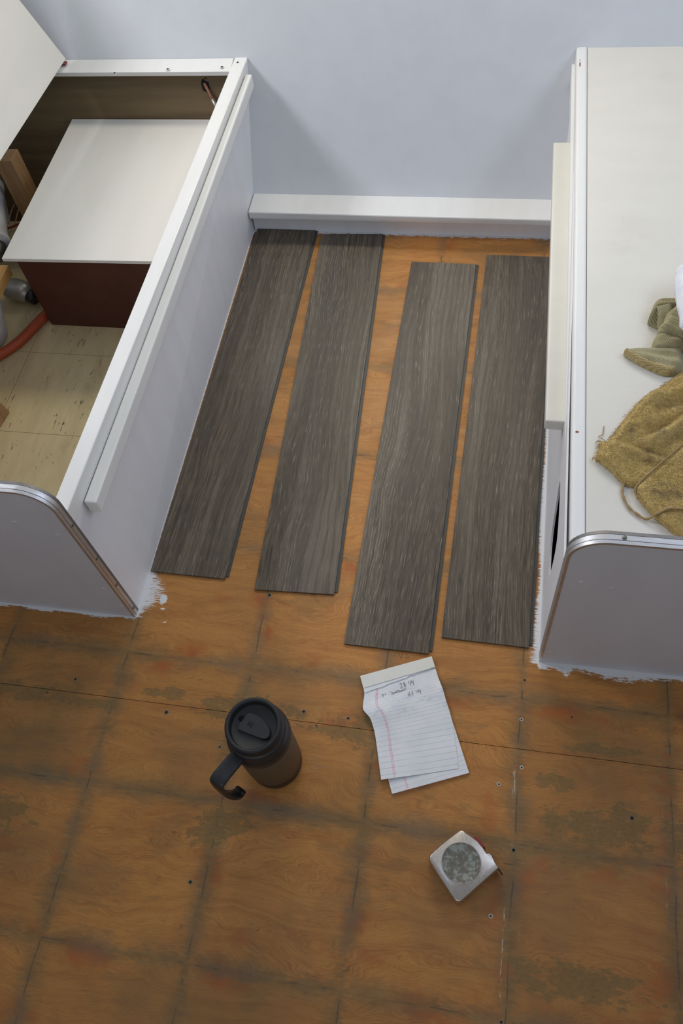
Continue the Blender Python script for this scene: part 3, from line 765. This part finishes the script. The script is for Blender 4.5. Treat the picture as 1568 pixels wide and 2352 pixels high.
tube('wire', smooth_path([(-.575, -.012, .055), (-.590, -.012, .07), (-.602, -.03, .055), (-.606, -.055, .04)], 6), .0016, M['copper'], wr, 6)
tube('wire', smooth_path([(-.56, -.03, .045), (-.60, -.055, .042), (-.63, -.07, .04), (-.655, -.07, .04)], 6), .0028, M['redwire'], wr, 6)
# cable coming out of a hole in the brown lining
cb = empty('cable', (-.08, .14, .27), 'brown cable with a grey metal tip poking through the wall inside the bench', 'cable')
def onw(x, z, o=.0): return (x, wy(z) - .004 - o, z)
bm = bmesh.new(); c0 = Vector(onw(-.089, .287, .0006)); n = 14; random.seed(3)
ring = [bm.verts.new(c0 + Vector((.010 * math.cos(a) * random.uniform(.7, 1.15), K * .014 * math.sin(a), .014 * math.sin(a) * random.uniform(.8, 1.2)))) for a in [2 * math.pi * k / n for k in range(n)]]
bm.faces.new(ring); finish('hole_edge', bm, M['hole'], cb)
tube('sheath', smooth_path([onw(-.091, .291, .002), onw(-.081, .279, .008), onw(-.073, .266, .010)], 4), .0035, M['rod'], cb, 10)
tube('metal_tip', [onw(-.073, .266, .010), onw(-.064, .250, .011), onw(-.058, .240, .011)], .0045, M['steel'], cb, 12)

# ------------------------------------------------------------------ right bench
rb = empty('bench.001', (1.06, -0.5, 0.0), 'right bench with closed white top holding the towel and cloths', 'bench')
XB = .7305
# side panel with the lens-shaped slot
bm = bmesh.new()
outer = [(YF, 0.0), (wy(0), 0.0), (wy(.335), .335), (YF, .335)]
slot = [(-.854, .252), (-.862, .196), (-.872, .150), (-.888, .128), (-.915, .125), (-.940, .138), (-.953, .160), (-.956, .205), (-.950, .240), (-.915, .255), (-.880, .260)]
slot = smooth_path([(a, b, 0) for a, b in [(-.850, .254), (-.866, .190), (-.888, .140), (-.925, .122), (-.955, .130), (-.958, .190), (-.945, .238), (-.895, .256)]], 3, True)
def loop(pts): 
    vs_ = [bm.verts.new((XB, a, b)) for a, b in pts]; return vs_, [bm.edges.new((vs_[k], vs_[(k + 1) % len(vs_)])) for k in range(len(vs_))]
vo, eo = loop(outer); vi, ei = loop([(q.x, q.y) for q in slot])
bmesh.ops.triangle_fill(bm, edges=eo + ei, use_beauty=True)
ext = bmesh.ops.extrude_face_region(bm, geom=list(bm.faces))
for g in ext['geom']:
    if isinstance(g, bmesh.types.BMVert): g.co.x += .003
sp_ = finish('side_panel', bm, M['panel'], rb)
# paint bead where panel meets floor
finish('top_rail', hexa([(.7375, YF, .310), (.7580, YF, .310), (.7500, wy(.31), .310), (.7280, wy(.31), .310),
                         (.7375, YF, .347), (.7580, YF, .347), (.7500, wy(.347), .347), (.7280, wy(.347), .347)], .005, 3), M['white'], rb)
finish('upper_strip', hexa([(.7320, YF, .285), (.7370, YF, .285), (.7300, wy(.285), .285), (.7230, wy(.285), .285),
                         (.7320, YF, .318), (.7370, YF, .318), (.7290, wy(.318), .318), (.7220, wy(.318), .318)], .001, 1), M['white'], rb)
finish('ledge_strip', hexa([(.7010, -.770, .277), (.7330, -.770, .277), (.7290, -.074, .277), (.6940, -.074, .277),
                            (.7010, -.770, .300), (.7350, -.770, .300), (.7300, -.074, .300), (.6935, -.074, .300)], .003, 3), M['top'], rb)
finish('top_board', hexa([(.7585, YF, .330), (XR - .001, YF, .330), (XR - .001, wy(.33), .330), (.7505, wy(.33), .330),
                         (.7585, YF, .345), (XR - .001, YF, .345), (XR - .001, wy(.345), .345), (.7505, wy(.345), .345)]), M['top'], rb)
box('slot_shade_board', (.795, -1.0, .002), (.800, -.75, .328), M['hole'], rb)  # black board added so the slot looks unlit inside
box('slot_shade_board', (.7340, -1.0, .0005), (.795, -.70, .003), M['hole'], rb)  # black sheet added below the slot, standing in for shade
pr_ = end_panel(rb, .732, XR - .001, 1)
trim_screw(pr_, .795, YE + .008, .4232, (0, 1))
bumps(pr_, [(.758, .305), (.800, .295), (.745, .045)])
chip = simple('bare_wood_chip', lin(150, 95, 60), 0.8)
for (x, y, w_, h_) in [(.7435, -.824, .003, .0022), (.7355, .112, .0014, .010), (.7353, .128, .001, .003)]:
    bm = bmesh.new(); n = 10
    bm.faces.new([bm.verts.new((x + w_ * math.cos(a) * random.uniform(.6, 1.1), y + h_ * math.sin(a) * random.uniform(.6, 1.1), .3473)) for a in [2 * math.pi * k / n for k in range(n)]])
    finish('paint_chip', bm, chip, rb)

# ------------------------------------------------------------------ the four vinyl planks
labs = ['leftmost dark grey-brown wood-look vinyl plank, tight against the left bench',
        'second dark wood-look vinyl plank from the left bench, ending above the screw hole',
        'third vinyl plank from the left, its lower end nearest the notepad',
        'rightmost wood-look vinyl plank, running under the ledge of the right bench']
for i, (x, y, a, pw_) in enumerate([(0.0031, -0.9569, -0.0056, .1475), (0.2127, -0.9732, 0.0395, .1490), (0.3944, -1.0599, -0.0099, .1490), (0.5622, -1.0285, -0.0133, .1500)]):
    e = empty('vinyl_plank', (x + (.0015 if i == 0 else 0), y, 0.0), labs[i], 'floor plank', 'loose vinyl planks laid between the benches')
    e.rotation_euler = (0, 0, a)
    L = .960 if i else .956
    bm = boxbm((0, 0, .0022), (pw_, L, .0044), .0004, 1)
    me = bpy.data.meshes.new('wear_layer'); bmesh.ops.recalc_face_normals(bm, faces=bm.faces); bm.to_mesh(me); bm.free()
    o = mkobj('wear_layer', me, M['plank']); o.parent = e
    me2 = bpy.data.meshes.new('locking_lip'); bm = bmesh.new()
    for a_, b_ in [((.0004, .0006, .0003), (pw_ - .0004, L - .0006, .0021)), ((pw_ - .0004, .006, .0003), (pw_ + .0055, L - .0006, .0024))]:
        c_ = boxbm(a_, b_); m_ = bpy.data.meshes.new('t'); c_.to_mesh(m_); c_.free(); bm.from_mesh(m_); bpy.data.meshes.remove(m_)
    bmesh.ops.recalc_face_normals(bm, faces=bm.faces); bm.to_mesh(me2); bm.free()
    o2 = mkobj('locking_lip', me2, M['slate']); o2.parent = e

# ------------------------------------------------------------------ travel mug
MC = (.3155, -1.2780, 0.0)
mug = empty('travel_mug', MC, 'black and brown insulated travel mug with open hook handle standing on the floor', 'mug')
lathe('base', [(0, .0), (.0405, .0), (.0425, .002), (.0435, .006), (.0445, .028), (.0442, .029)], MC, M['black'], mug)
lathe('body', [(.0440, .0285), (.0448, .0295), (.0460, .100), (.0462, .134), (.0455, .1345)], MC, M['mug'], mug)
lathe('collar', [(.0452, .1335), (.0474, .1345), (.0482, .138), (.0480, .150), (.0470, .1525), (.0462, .1535), (.0452, .165), (.0430, .1710), (.038, .172)], MC, M['black'], mug)
lidp = lathe('lid', [(.0405, .1710), (.0418, .174), (.0422, .182), (.0419, .187), (.0408, .1895), (.0385, .1905), (.0360, .1898), (.0348, .188), (.0338, .1790), (.0330, .1782), (.012, .1780), (0, .1780)], MC, M['blacklid'], mug)
# slider
sl = [(-.0100, .0178), (-.0150, .0090), (-.0195, -.0022), (-.0145, -.0062), (.0020, -.0100), (.0165, -.0129), (.0228, -.0098), (.0220, .0002), (.0110, .0108), (.0000, .0165)]
pts = smooth_path([(a * 1.12 + MC[0] - .001, b * 1.12 + MC[1] - .001, 0) for a, b in sl], 4, True)
bm = bmesh.new(); lo = [bm.verts.new((q.x, q.y, .1780)) for q in pts]; hi = [bm.verts.new((q.x, q.y, .1815)) for q in pts]
bm.faces.new(hi); 
for k in range(len(pts)): bm.faces.new((lo[k], lo[(k + 1) % len(pts)], hi[(k + 1) % len(pts)], hi[k]))
bmesh.ops.bevel(bm, geom=[e for e in bm.edges if all(v in hi for v in e.verts)], offset=.0006, segments=2, affect='EDGES')
slid = finish('slider', bm, M['black'], lidp)
for k in range(3):
    cx, cy = MC[0] - .0084 + k * .0026, MC[1] + .0055 - k * .0014
    dv = Vector((.35, .94, 0)).normalized() * .0042
    tube('grip_ridge', [Vector((cx, cy, .1817)) - dv, Vector((cx, cy, .1817)) + dv], .0008, M['black'], slid if False else lidp, 6)
tube('drink_opening', [(MC[0] - .0215, MC[1] + .0105, .1776), (MC[0] - .0215, MC[1] + .0105, .1786)], .0045, M['hole'], lidp, 14)
# hook handle
hd = Vector((-.47, -.88, 0)).normalized(); hs = Vector((-hd.y, hd.x, 0))
def hp(s, z): return Vector(MC) + hd * s + Vector((0, 0, z))
path = smooth_path([hp(.043, .157), hp(.062, .160), hp(.084, .161), hp(.0915, .156), hp(.0935, .140), hp(.093, .112), hp(.090, .088), hp(.084, .066), hp(.077, .056), hp(.070, .058)], 6)
bm = bmesh.new(); rings = []
for i, p_ in enumerate(path):
    d_ = (path[min(i + 1, len(path) - 1)] - path[max(i - 1, 0)]).normalized(); nv = hs.cross(d_).normalized()
    tt = i / (len(path) - 1); hw = .0128 - .0052 * max(0, tt - .25); ht = .0040 + (.0010 if tt > .85 else 0)
    if i == len(path) - 1: hw *= .7; ht *= .6
    ring = []
    for k in range(12):
        a = 2 * math.pi * k / 12; ca, sa = math.cos(a), math.sin(a)
        ring.append(bm.verts.new(p_ + hs * hw * math.copysign(abs(ca) ** .6, ca) + nv * ht * math.copysign(abs(sa) ** .6, sa)))
    rings.append(ring)
for A_, B_ in zip(rings, rings[1:]):
    for k in range(12): bm.faces.new((A_[k], A_[(k + 1) % 12], B_[(k + 1) % 12], B_[k]))
bm.faces.new(rings[0]); bm.faces.new(rings[-1][::-1])
autosmooth(finish('handle', bm, M['black'], mug, True), 50)

mug.scale = (1.0, 1.0, 1.079)
# ------------------------------------------------------------------ notepad
TL, TR, BR, BL = Vector((.4321, -1.1167, 0)), Vector((.5495, -1.0669, 0)), Vector((.6284, -1.2545, 0)), Vector((.5108, -1.3032, 0))
pad = empty('notepad', ((TL + BR) / 2)[:], 'white ruled notepad with handwritten measurements, its torn top sheet hanging askew', 'notepad')
def grid_sheet(name, L, R, z, mat, parent, nu=24, width=.127, vlen=.203, th=.0002):
    nv = len(L) - 1; bm = bmesh.new(); uvl = bm.loops.layers.uv.new('UVMap'); V = []
    for j in range(nv + 1):
        row = []
        for i in range(nu + 1):
            u_ = i / nu; q = L[j] * (1 - u_) + R[j] * u_
            row.append((bm.verts.new((q.x, q.y, z(u_, j / nv))), u_ * width, j / nv * vlen))
        V.append(row)
    for j in range(nv):
        for i in range(nu):
            qs = [V[j][i], V[j][i + 1], V[j + 1][i + 1], V[j + 1][i]]
            f = bm.faces.new([q_[0] for q_ in qs])
            for lp, q_ in zip(f.loops, qs): lp[uvl].uv = (q_[1], q_[2])
    o = finish(name, bm, mat, parent, True)
    return o
PH = .0042
# stack of sheets
Ls = [TL + (BL - TL) * (j / 20) for j in range(21)]; Rs = [TR + (BR - TR) * (j / 20) for j in range(21)]
def P3(v, z): return (v.x, v.y, z)
finish('sheet_stack', hexa([P3(TL, .0002), P3(BL, .0002), P3(BR, .0002), P3(TR, .0002), P3(TL, PH), P3(BL, PH), P3(BR, PH), P3(TR, PH)]), M['padedge'], pad)
grid_sheet('page', Ls, Rs, lambda u_, v_: PH + .0003, M['paper'], pad, 4)
# hanging top sheet
LX = smooth_path([(.4405, -1.1360, 0), (.4425, -1.1420, 0), (.4440, -1.1500, 0), (.4440, -1.1640, 0), (.4470, -1.1760, 0), (.4590, -1.1870, 0), (.4665, -1.2010, 0), (.4720, -1.2160, 0), (.4780, -1.2370, 0), (.4845, -1.2610, 0), (.4912, -1.2850, 0)], 4)
RX = smooth_path([(.5575, -1.0860, 0), (.5605, -1.0930, 0), (.5635, -1.1010, 0), (.5685, -1.1110, 0), (.5740, -1.1230, 0), (.5800, -1.1390, 0), (.5870, -1.1550, 0), (.5940, -1.1740, 0), (.6005, -1.1990, 0), (.6060, -1.2250, 0), (.6112, -1.2500, 0)], 4)
def zs(u_, v_):
    z = PH + .0012 + .0055 * math.exp(-((v_ - .46) / .13) ** 2) * (.55 + .45 * math.sin(u_ * 5 + 1)) 
    z += .0022 * mnoise.noise(Vector((u_ * 5, v_ * 7, .3))) * math.exp(-((v_ - .45) / .22) ** 2) + .0012 * mnoise.noise(Vector((u_ * 14, v_ * 16, 2))) * math.exp(-((v_ - .42) / .15) ** 2)
    z += .0065 * max(0, v_ - .8) / .2 * max(0, .6 - u_) * 1.2
    return max(z, PH + .0008)
grid_sheet('torn_sheet', LX, RX, zs, M['sheet'], pad, 40)
# gummed header with torn remains
def pu(s, d): return TL + (TR - TL) * s + (BL - TL) * d     # pad coordinates
def strip(name, lower, upper, z0, z1, mat):
    bm = bmesh.new(); n = len(lower); top = [[bm.verts.new((q.x, q.y, z1)) for q in rr] for rr in (upper, lower)]; bot = [[bm.verts.new((q.x, q.y, z0)) for q in rr] for rr in (upper, lower)]
    for k in range(n - 1):
        bm.faces.new((top[0][k], top[0][k + 1], top[1][k + 1], top[1][k])); bm.faces.new((top[1][k], top[1][k + 1], bot[1][k + 1], bot[1][k])); bm.faces.new((top[0][k], top[0][k + 1], bot[0][k + 1], bot[0][k]))
    for k in (0, n - 1): bm.faces.new((top[0][k], top[1][k], bot[1][k], bot[0][k]))
    return finish(name, bm, mat, pad)
random.seed(11)
n = 30
edge = [.112 - .012 * k / n - (.004 * random.random()) for k in range(n + 1)]
tear = [.150 - .05 * min(1, k / n * 1.25) + (.010 * random.random() if .2 < k / n < .72 else .003 * random.random()) for k in range(n + 1)]
strip('torn_stub', [pu(k / n, tear[k]) for k in range(n + 1)], [pu(k / n, .02) for k in range(n + 1)], PH + .0006, PH + .0030, M['paper'])
strip('header_strip', [pu(k / n, edge[k]) for k in range(n + 1)], [pu(k / n, 0) for k in range(n + 1)], PH + .0004, PH + .0042, M['binding'])
# pencil figures, written along the sheet
gu = (Vector((.5575, -1.0860, 0)) - Vector((.4405, -1.1360, 0))).normalized(); gv = Vector((gu.y, -gu.x, 0))
GL = {'2': [[(0, .75), (.25, 1), (.55, .8), (.3, .35), (0, 0), (.6, .05)]], '8': [[(.5, .85), (.2, .95), (.1, .7), (.5, .4), (.45, .05), (.1, .1), (.15, .4), (.5, .85)]],
      '1': [[(.25, 1), (.1, 0)]], '/': [[(.5, 1), (0, 0)]], '4': [[(.1, .9), (.0, .5), (.5, .5)], [(.5, 1), (.35, -.2)]],
      '6': [[(.60, 1.0), (.20, .62), (.05, .25), (.20, .02), (.50, .05), (.58, .28), (.35, .42), (.10, .30)]], '3': [[(.0, .9), (.5, .9), (.2, .55), (.5, .35), (.3, 0), (0, .1)]],
      '-': [[(0, .55), (.4, .6), (.9, .5)]], '~': [[(0, 1.2), (1.5, .5), (2.6, .95), (3.8, .45), (5.2, .9)], [(-.2, .2), (1.5, .55), (3, .5), (5.6, .75)], [(-.3, -.2), (.6, .15), (1.2, .2)]]}
def zpad(x, y): return PH + .0016
def scribble(txt, org, h, name='handwriting'):
    bm = bmesh.new(); cur = 0
    for ch in txt:
        sup = 1.0; dy = 0
        if ch in '/': wv = .45
        elif ch in "1'": wv = .3; dy = .45
        elif ch == ' ': cur += .35; continue
        else: wv = .8
        for stroke in GL.get(ch, []):
            pts = []
            for a, b in stroke:
                q = Vector(org) + gu * ((cur + a * .9) * h * .9) - gv * ((b * (0.62 if ch == '1' else 1) + dy) * h)
                pts.append((q.x, q.y, 0))
            pts = smooth_path(pts, 3) if len(pts) > 2 else [Vector(q) for q in pts]
            tube_bm(bm, [Vector((q.x, q.y, PH + .0019)) for q in pts], .00029, 4, .8)
        cur += wv
    return finish(name, bm, M['pen'], pad)
scribble('28 1/4', (.5035, -1.1290, 0), .0084)
scribble('66 1/4', (.5190, -1.1420, 0), .0076)
scribble('33-~', (.4755, -1.1500, 0), .0064)

# ------------------------------------------------------------------ tape measure
tp = [(0.6195, -1.3490), (0.6241, -1.3464), (0.6290, -1.3485), (0.6386, -1.3534), (0.6490, -1.3591), (0.6575, -1.3670), (0.6649, -1.3754), (0.6687, -1.3739), (0.6724, -1.3766), (0.6778, -1.3861), (0.6836, -1.3927),
      (0.6570, -1.4200), (0.6310, -1.4470), (0.6286, -1.4482), (0.6250, -1.4480), (0.6222, -1.4465), (0.6080, -1.4310), (0.5968, -1.4182), (0.5800, -1.3982), (0.5782, -1.3945), (0.5787, -1.3909), (0.5810, -1.3875), (0.5853, -1.3824), (0.5989, -1.3681)]
TC = Vector((.630, -1.397, 0))
tm = empty('tape_measure', TC[:], 'square brushed-chrome tape measure with a worn grey disc and red lock, lying flat', 'tape measure')
bm = bmesh.new(); rings = []
for z, s in [(.0005, .955), (.0012, .975), (.004, .992), (.0255, .992), (.0290, .985), (.0308, .965), (.0315, .935)]:
    rings.append([bm.verts.new((TC.x + (a - TC.x) * s, TC.y + (b - TC.y) * s, z)) for a, b in tp])
for A_, B_ in zip(rings, rings[1:]):
    for k in range(len(tp)): bm.faces.new((A_[k], A_[(k + 1) % len(tp)], B_[(k + 1) % len(tp)], B_[k]))
# top: shelf ring and slightly recessed centre
bm.faces.new(rings[0][::-1]); bm.faces.new(rings[-1])
case = finish('case', bm, M['chrome'], None, True); autosmooth(case, 40)
def own_origin(o, loc, parent):
    me = o.data; me.transform(Matrix.Translation(-Vector(loc))); o.parent = parent; o.location = Vector(loc) - parent.location
    return o
own_origin(case, TC, tm)
DC = (.6272, -1.3943)
dk = lathe('disc_label', [(.0293, .0312), (.0291, .0319), (.0285, .0320), (.0278, .0316), (0, .0316)], (DC[0], DC[1], 0), M['sticker'], None, 48)
own_origin(dk, (DC[0], DC[1], 0), tm)
lathe('disc_rim', [(.0288, .0310), (.0296, .0318), (.0289, .0321), (.0284, .0316)], (DC[0], DC[1], 0), M['chrome'], tm, 48)
finish('lock_button', hexa([(.640, -1.356, .008), (.6575, -1.3690, .008), (.6625, -1.3672, .008), (.6435, -1.3505, .008),
                            (.640, -1.356, .023), (.6575, -1.3690, .023), (.6600, -1.3640, .023), (.6455, -1.3515, .023)], .0015), M['redbtn'], tm)
box('tape_hook', (-.0006, -.0065, 0.004), (.0006, .0040, .024), M['screw'], tm, .0003)
hk = tm.children[-1]; hk.matrix_parent_inverse = Matrix(); hk.location = Vector((.6845, -1.3935, 0)) - TC; hk.rotation_euler = (0, 0, math.radians(38))

# ------------------------------------------------------------------ towel, cloth, bag on the right bench
ZT = .3452
L1 = [(0.93, -0.712), (0.8963, -0.706), (0.8748, -0.7223), (0.8522, -0.7434), (0.8297, -0.7701), (0.8138, -0.7958), (0.7981, -0.8236), (0.7875, -0.8433), (0.7753, -0.8412), (0.7765, -0.8567), (0.7693, -0.8705), (0.7886, -0.8863), (0.8074, -0.9085), (0.8168, -0.9136), (0.8355, -0.9133), (0.8885, -0.8915), (0.9655, -0.8609)]
L2 = [(0.9475, -0.7797), (0.8891, -0.8432), (0.8564, -0.8802), (0.8243, -0.9185), (0.8247, -0.9272), (0.8331, -0.9408), (0.8508, -0.9638), (0.8672, -0.9795), (0.8822, -0.9936), (0.905, -1.0150), (.96, -1.020)]
tw = empty('towel', (.87, -.86, ZT), 'ragged mustard-yellow terry towel with a loose cord loop on the right bench', 'towel')
FOLDS = [(.795, -.848, .872, -.876, .0055, .0055), (.800, -.842, .865, -.862, -.004, .006), (.845, -.842, .905, -.788, .017, .008), (.850, -.825, .90, -.780, -.010, .010), (.850, -.758, .91, -.735, .009, .010), (.86, -.775, .91, -.755, -.006, .009), (.815, -.812, .850, -.800, .004, .007)]
def h1(x, y, d):
    e = min(1, d / .006)
    z = .005 + .006 * e + .009 * (mnoise.noise(Vector((x * 20, y * 20, 1))) + .25)
    for (ax, ay, bx, by, amp, wd) in FOLDS:
        dx_, dy_ = bx - ax, by - ay; L_ = dx_ * dx_ + dy_ * dy_
        t_ = ((x - ax) * dx_ + (y - ay) * dy_) / L_; tc = max(0, min(1, t_))
        dd = math.hypot(x - ax - dx_ * tc, y - ay - dy_ * tc)
        z += amp * math.exp(-(dd / wd) ** 2) * e
    return ZT + .0002 + max(z, .0015)
def h2(x, y, d):
    e = min(1, d / .005)
    return ZT + .009 + .005 * e + .004 * mnoise.noise(Vector((x * 22, y * 22, 5))) * e
b1 = cloth_bm(L1, h1, ZT + .0003, .003); b2 = cloth_bm(L2, h2, ZT + .0003, .003)
def fuzz(bm_src, n, seed, L=.0032):
    rs = np.random.RandomState(seed)
    bm_src.faces.ensure_lookup_table()
    fs = [(f.calc_center_median(), f.normal.copy(), [v.co.copy() for v in f.verts], len([e for e in f.edges if e.is_boundary]) ) for f in bm_src.faces if f.calc_area() > 1e-9]
    V = []; F = []
    for k in range(n):
        c, nn_, vv, _ = fs[rs.randint(len(fs))]
        a, b = rs.rand(2); p = vv[0] * (1 - a) * (1 - b) + vv[1 % len(vv)] * a * (1 - b) + vv[2 % len(vv)] * a * b + vv[-1] * (1 - a) * b
        if nn_.z < 0: nn_ = -nn_
        fl_ = mnoise.noise_vector(Vector((p.x * 30, p.y * 30, 0)))
        dr = (nn_ * .8 + Vector((fl_.x * 1.2 + rs.randn() * .5, fl_.y * 1.2 + rs.randn() * .5, 0))).normalized()
        ln = L * rs.uniform(.6, 1.3)
        sd = dr.cross(Vector((rs.randn(), rs.randn(), rs.randn()))).normalized() * .00028
        m_ = p + dr * ln * .55; tip = m_ + (dr + Vector((rs.randn() * .5, rs.randn() * .5, -.3))).normalized() * ln * .45
        if tip.z < ZT + .0008: tip.z = ZT + .0008
        if m_.z < ZT + .0010: m_.z = ZT + .0010
        if min(p.z, (p - sd).z, (p + sd).z) < ZT + .0012: p.z = ZT + .0012
        sd.z = 0
        i0 = len(V); V += [p - sd, p + sd, m_ + sd * .8, m_ - sd * .8, tip]
        F += [(i0, i0 + 1, i0 + 2, i0 + 3), (i0 + 3, i0 + 2, i0 + 4)]
    return V, F
bmesh.ops.recalc_face_normals(b1, faces=b1.faces); bmesh.ops.recalc_face_normals(b2, faces=b2.faces)
V1, F1 = fuzz(b1, 30000, 1); V2, F2 = fuzz(b2, 22000, 2)
finish('lower_layer', b1, M['terry'], tw, True); finish('folded_layer', b2, M['terry'], tw, True)
me = bpy.data.meshes.new('terry_pile'); me.from_pydata(V1 + V2, [], F1 + [tuple(i + len(V1) for i in f) for f in F2]); me.update()
mkobj('terry_pile', me, M['terry'], tw, False, {'kind': 'stuff'})
# frayed threads along the torn edge
bm = bmesh.new(); random.seed(5)
for i in range(1, 11):
    a, b = L1[i], L1[i + 1]
    for k in range(9):
        q = random.random(); x, y = a[0] + (b[0] - a[0]) * q, a[1] + (b[1] - a[1]) * q
        ang = random.uniform(math.radians(100), math.radians(200)); ln = random.uniform(.003, .008)
        tube_bm(bm, [(x, y, ZT + .006), (x + ln * .6 * math.cos(ang), y + ln * .6 * math.sin(ang), ZT + .005), (x + ln * math.cos(ang + .5), y + ln * math.sin(ang + .5), ZT + .003)], .00025, 4)
tube_bm(bm, smooth_path([(.7885, -.8450, ZT + .006), (.7810, -.8360, ZT + .004), (.7747, -.8296, ZT + .002), (.7800, -.8258, ZT + .0015), (.7812, -.8180, ZT + .001), (.7822, -.8090, ZT + .001)], 4), .0006, 5)
finish('frayed_threads', bm, M['cord'], tw, False, {'kind': 'stuff'})
cpath = smooth_path([(.828, -.906, ZT + .004), (0.8182, -0.9091, ZT + .003), (0.8099, -0.9106, ZT + .003), (0.8069, -0.9211, ZT + .003), (0.8085, -0.9333, ZT + .003), (0.8152, -0.9492, ZT + .003), (0.826, -0.9595, ZT + .003), (0.8384, -0.9667, ZT + .004), (0.8517, -0.962, ZT + .014), (0.8662, -0.9557, ZT + .018), (0.8849, -0.9553, ZT + .019), (0.9131, -0.9521, ZT + .018)], 5)
tube('cord_loop', cpath, [.0019 + .0004 * math.sin(i * 1.3) for i in range(len(cpath))], M['cord'], tw, 8)
tube('hem', smooth_path([(0.9475, -0.7797, ZT + .0155), (0.8891, -0.8432, ZT + .0155), (0.8564, -0.8802, ZT + .0150), (0.8243, -0.9185, ZT + .012), (0.8250, -0.9290, ZT + .008)], 6), .0012, M['cord'], tw, 6)

# olive knit cloth
kc = empty('knit_cloth', (.88, -.63, ZT), 'crumpled olive-green ribbed knit cloth lying above the yellow towel', 'cloth')
def lobe(name, poly, z0, hgt, wdt, mat, fold=0.0, dirv=(1, 0)):
    pl_ = [tuple(q)[:2] for q in smooth_path([(a, b, 0) for a, b in poly], 3, True)]
    def f(x, y, d):
        q = min(1, d / wdt); zz = hgt * math.sqrt(max(0, 1 - (1 - q) ** 2))
        zz += fold * math.sin((x * dirv[0] + y * dirv[1])) * q + .002 * mnoise.noise(Vector((x * 40, y * 40, z0 * 100))) * q
        return z0 + max(zz, 0)
    return finish(name, cloth_bm(pl_, f, ZT + .0003, .002), mat, kc, True)
lobe('lower_fold', [(0.812, -0.669), (0.8206, -0.6594), (0.8551, -0.6563), (0.8995, -0.6427), (0.899, -0.66), (0.899, -0.690), (0.8968, -0.7012), (0.8821, -0.7064), (0.8695, -0.7064), (0.8539, -0.6989), (0.8318, -0.6855)], ZT + .002, .015, .016, M['knit'], .0022, (60, 330))
lobe('cuff', [(.8122, -.6690), (.8165, -.6625), (.8270, -.6720), (.8450, -.6840), (.8700, -.6930), (.8880, -.6960), (.8821, -.7062), (.8695, -.7062), (.8539, -.6989), (.8318, -.6855)], ZT + .010, .006, .008, M['knitband'])
lobe('upper_flap', [(0.8549, -0.5844), (0.8608, -0.564), (0.877, -0.5583), (0.8980, -0.5579), (0.899, -0.5600), (0.899, -0.5740), (0.8936, -0.5746), (0.8762, -0.5804)], ZT + .012, .012, .008, M['knit2'], .001, (0, 500))
lobe('middle_fold', [(0.8544, -0.6640), (0.8556, -0.6430), (0.867, -0.6330), (0.8997, -0.6310), (0.899, -0.6330), (0.899, -0.6600), (0.8962, -0.6600), (0.8719, -0.6650)], ZT + .010, .014, .009, M['knit2'], .003, (100, 200))
lobe('ridge_fold', [(0.861, -0.6299), (0.8693, -0.6147), (0.8724, -0.6015), (0.8847, -0.5858), (0.8901, -0.5817), (0.899, -0.5840), (0.899, -0.6400), (0.8967, -0.6480), (0.8791, -0.6421), (0.8665, -0.6387)], ZT + .018, .018, .011, M['knit'], .004, (220, 320))
# the curled strip whose open loop faces the bench edge
def curl(name, path, wid, mat):
    bm = bmesh.new(); P = smooth_path(path, 5); rows = []
    for i, q in enumerate(P):
        rows.append([bm.verts.new((q.x + wid[0] * s, q.y + wid[1] * s, q.z + wid[2] * s)) for s in (0, .25, .5, .75, 1)])
    for A_, B_ in zip(rows, rows[1:]):
        for k in range(4): bm.faces.new((A_[k], A_[k + 1], B_[k + 1], B_[k]))
    o = finish(name, bm, mat, kc, True); md = o.modifiers.new('s', 'SOLIDIFY'); md.thickness = .0022; md.offset = 0
    return o
curl('curled_strip', [(.8627, -.6100, ZT + .0015), (.8560, -.6060, ZT + .0012), (.8490, -.6030, ZT + .003), (.8500, -.5960, ZT + .014), (.8535, -.5905, ZT + .024), (.8580, -.5900, ZT + .028), (.8605, -.5990, ZT + .024), (.8610, -.6120, ZT + .016), (.8630, -.6230, ZT + .010), (.8665, -.6330, ZT + .008)], (.020, .004, .004), M['knit'])

bag = None
BP = [tuple(q)[:2] for q in smooth_path([(a, b, 0) for a, b in [(0.9578, -0.4715), (0.8995, -0.5148), (0.8865, -0.5262), (0.8823, -0.5487), (0.8802, -0.5679), (0.8821, -0.6005), (0.8857, -0.6322), (0.8897, -0.6561), (0.9437, -0.6772), (.985, -.64), (.99, -.50)]], 3, True)]
def hb(x, y, d):
    q = min(1, d / .03); r_ = abs(mnoise.noise(Vector((x * 32, y * 22, 3)))) * .016 + abs(mnoise.noise(Vector((x * 70, y * 50, 9)))) * .006
    return ZT + .048 + .020 * math.sqrt(max(0, 1 - (1 - q) ** 2)) + r_ * q
bb_ = cloth_bm(BP, hb, ZT + .0004, .003)
for v in bb_.verts:
    if v.co.z < ZT + .001: v.co.x = .945 + (v.co.x - .880) * .70; v.co.y = -.565 + (v.co.y + .565) * .7
bag = finish('plastic_bag', bb_, M['bag'], None, True)
tag(bag, 'crumpled white plastic bag at the right edge, on the olive cloth', 'bag')
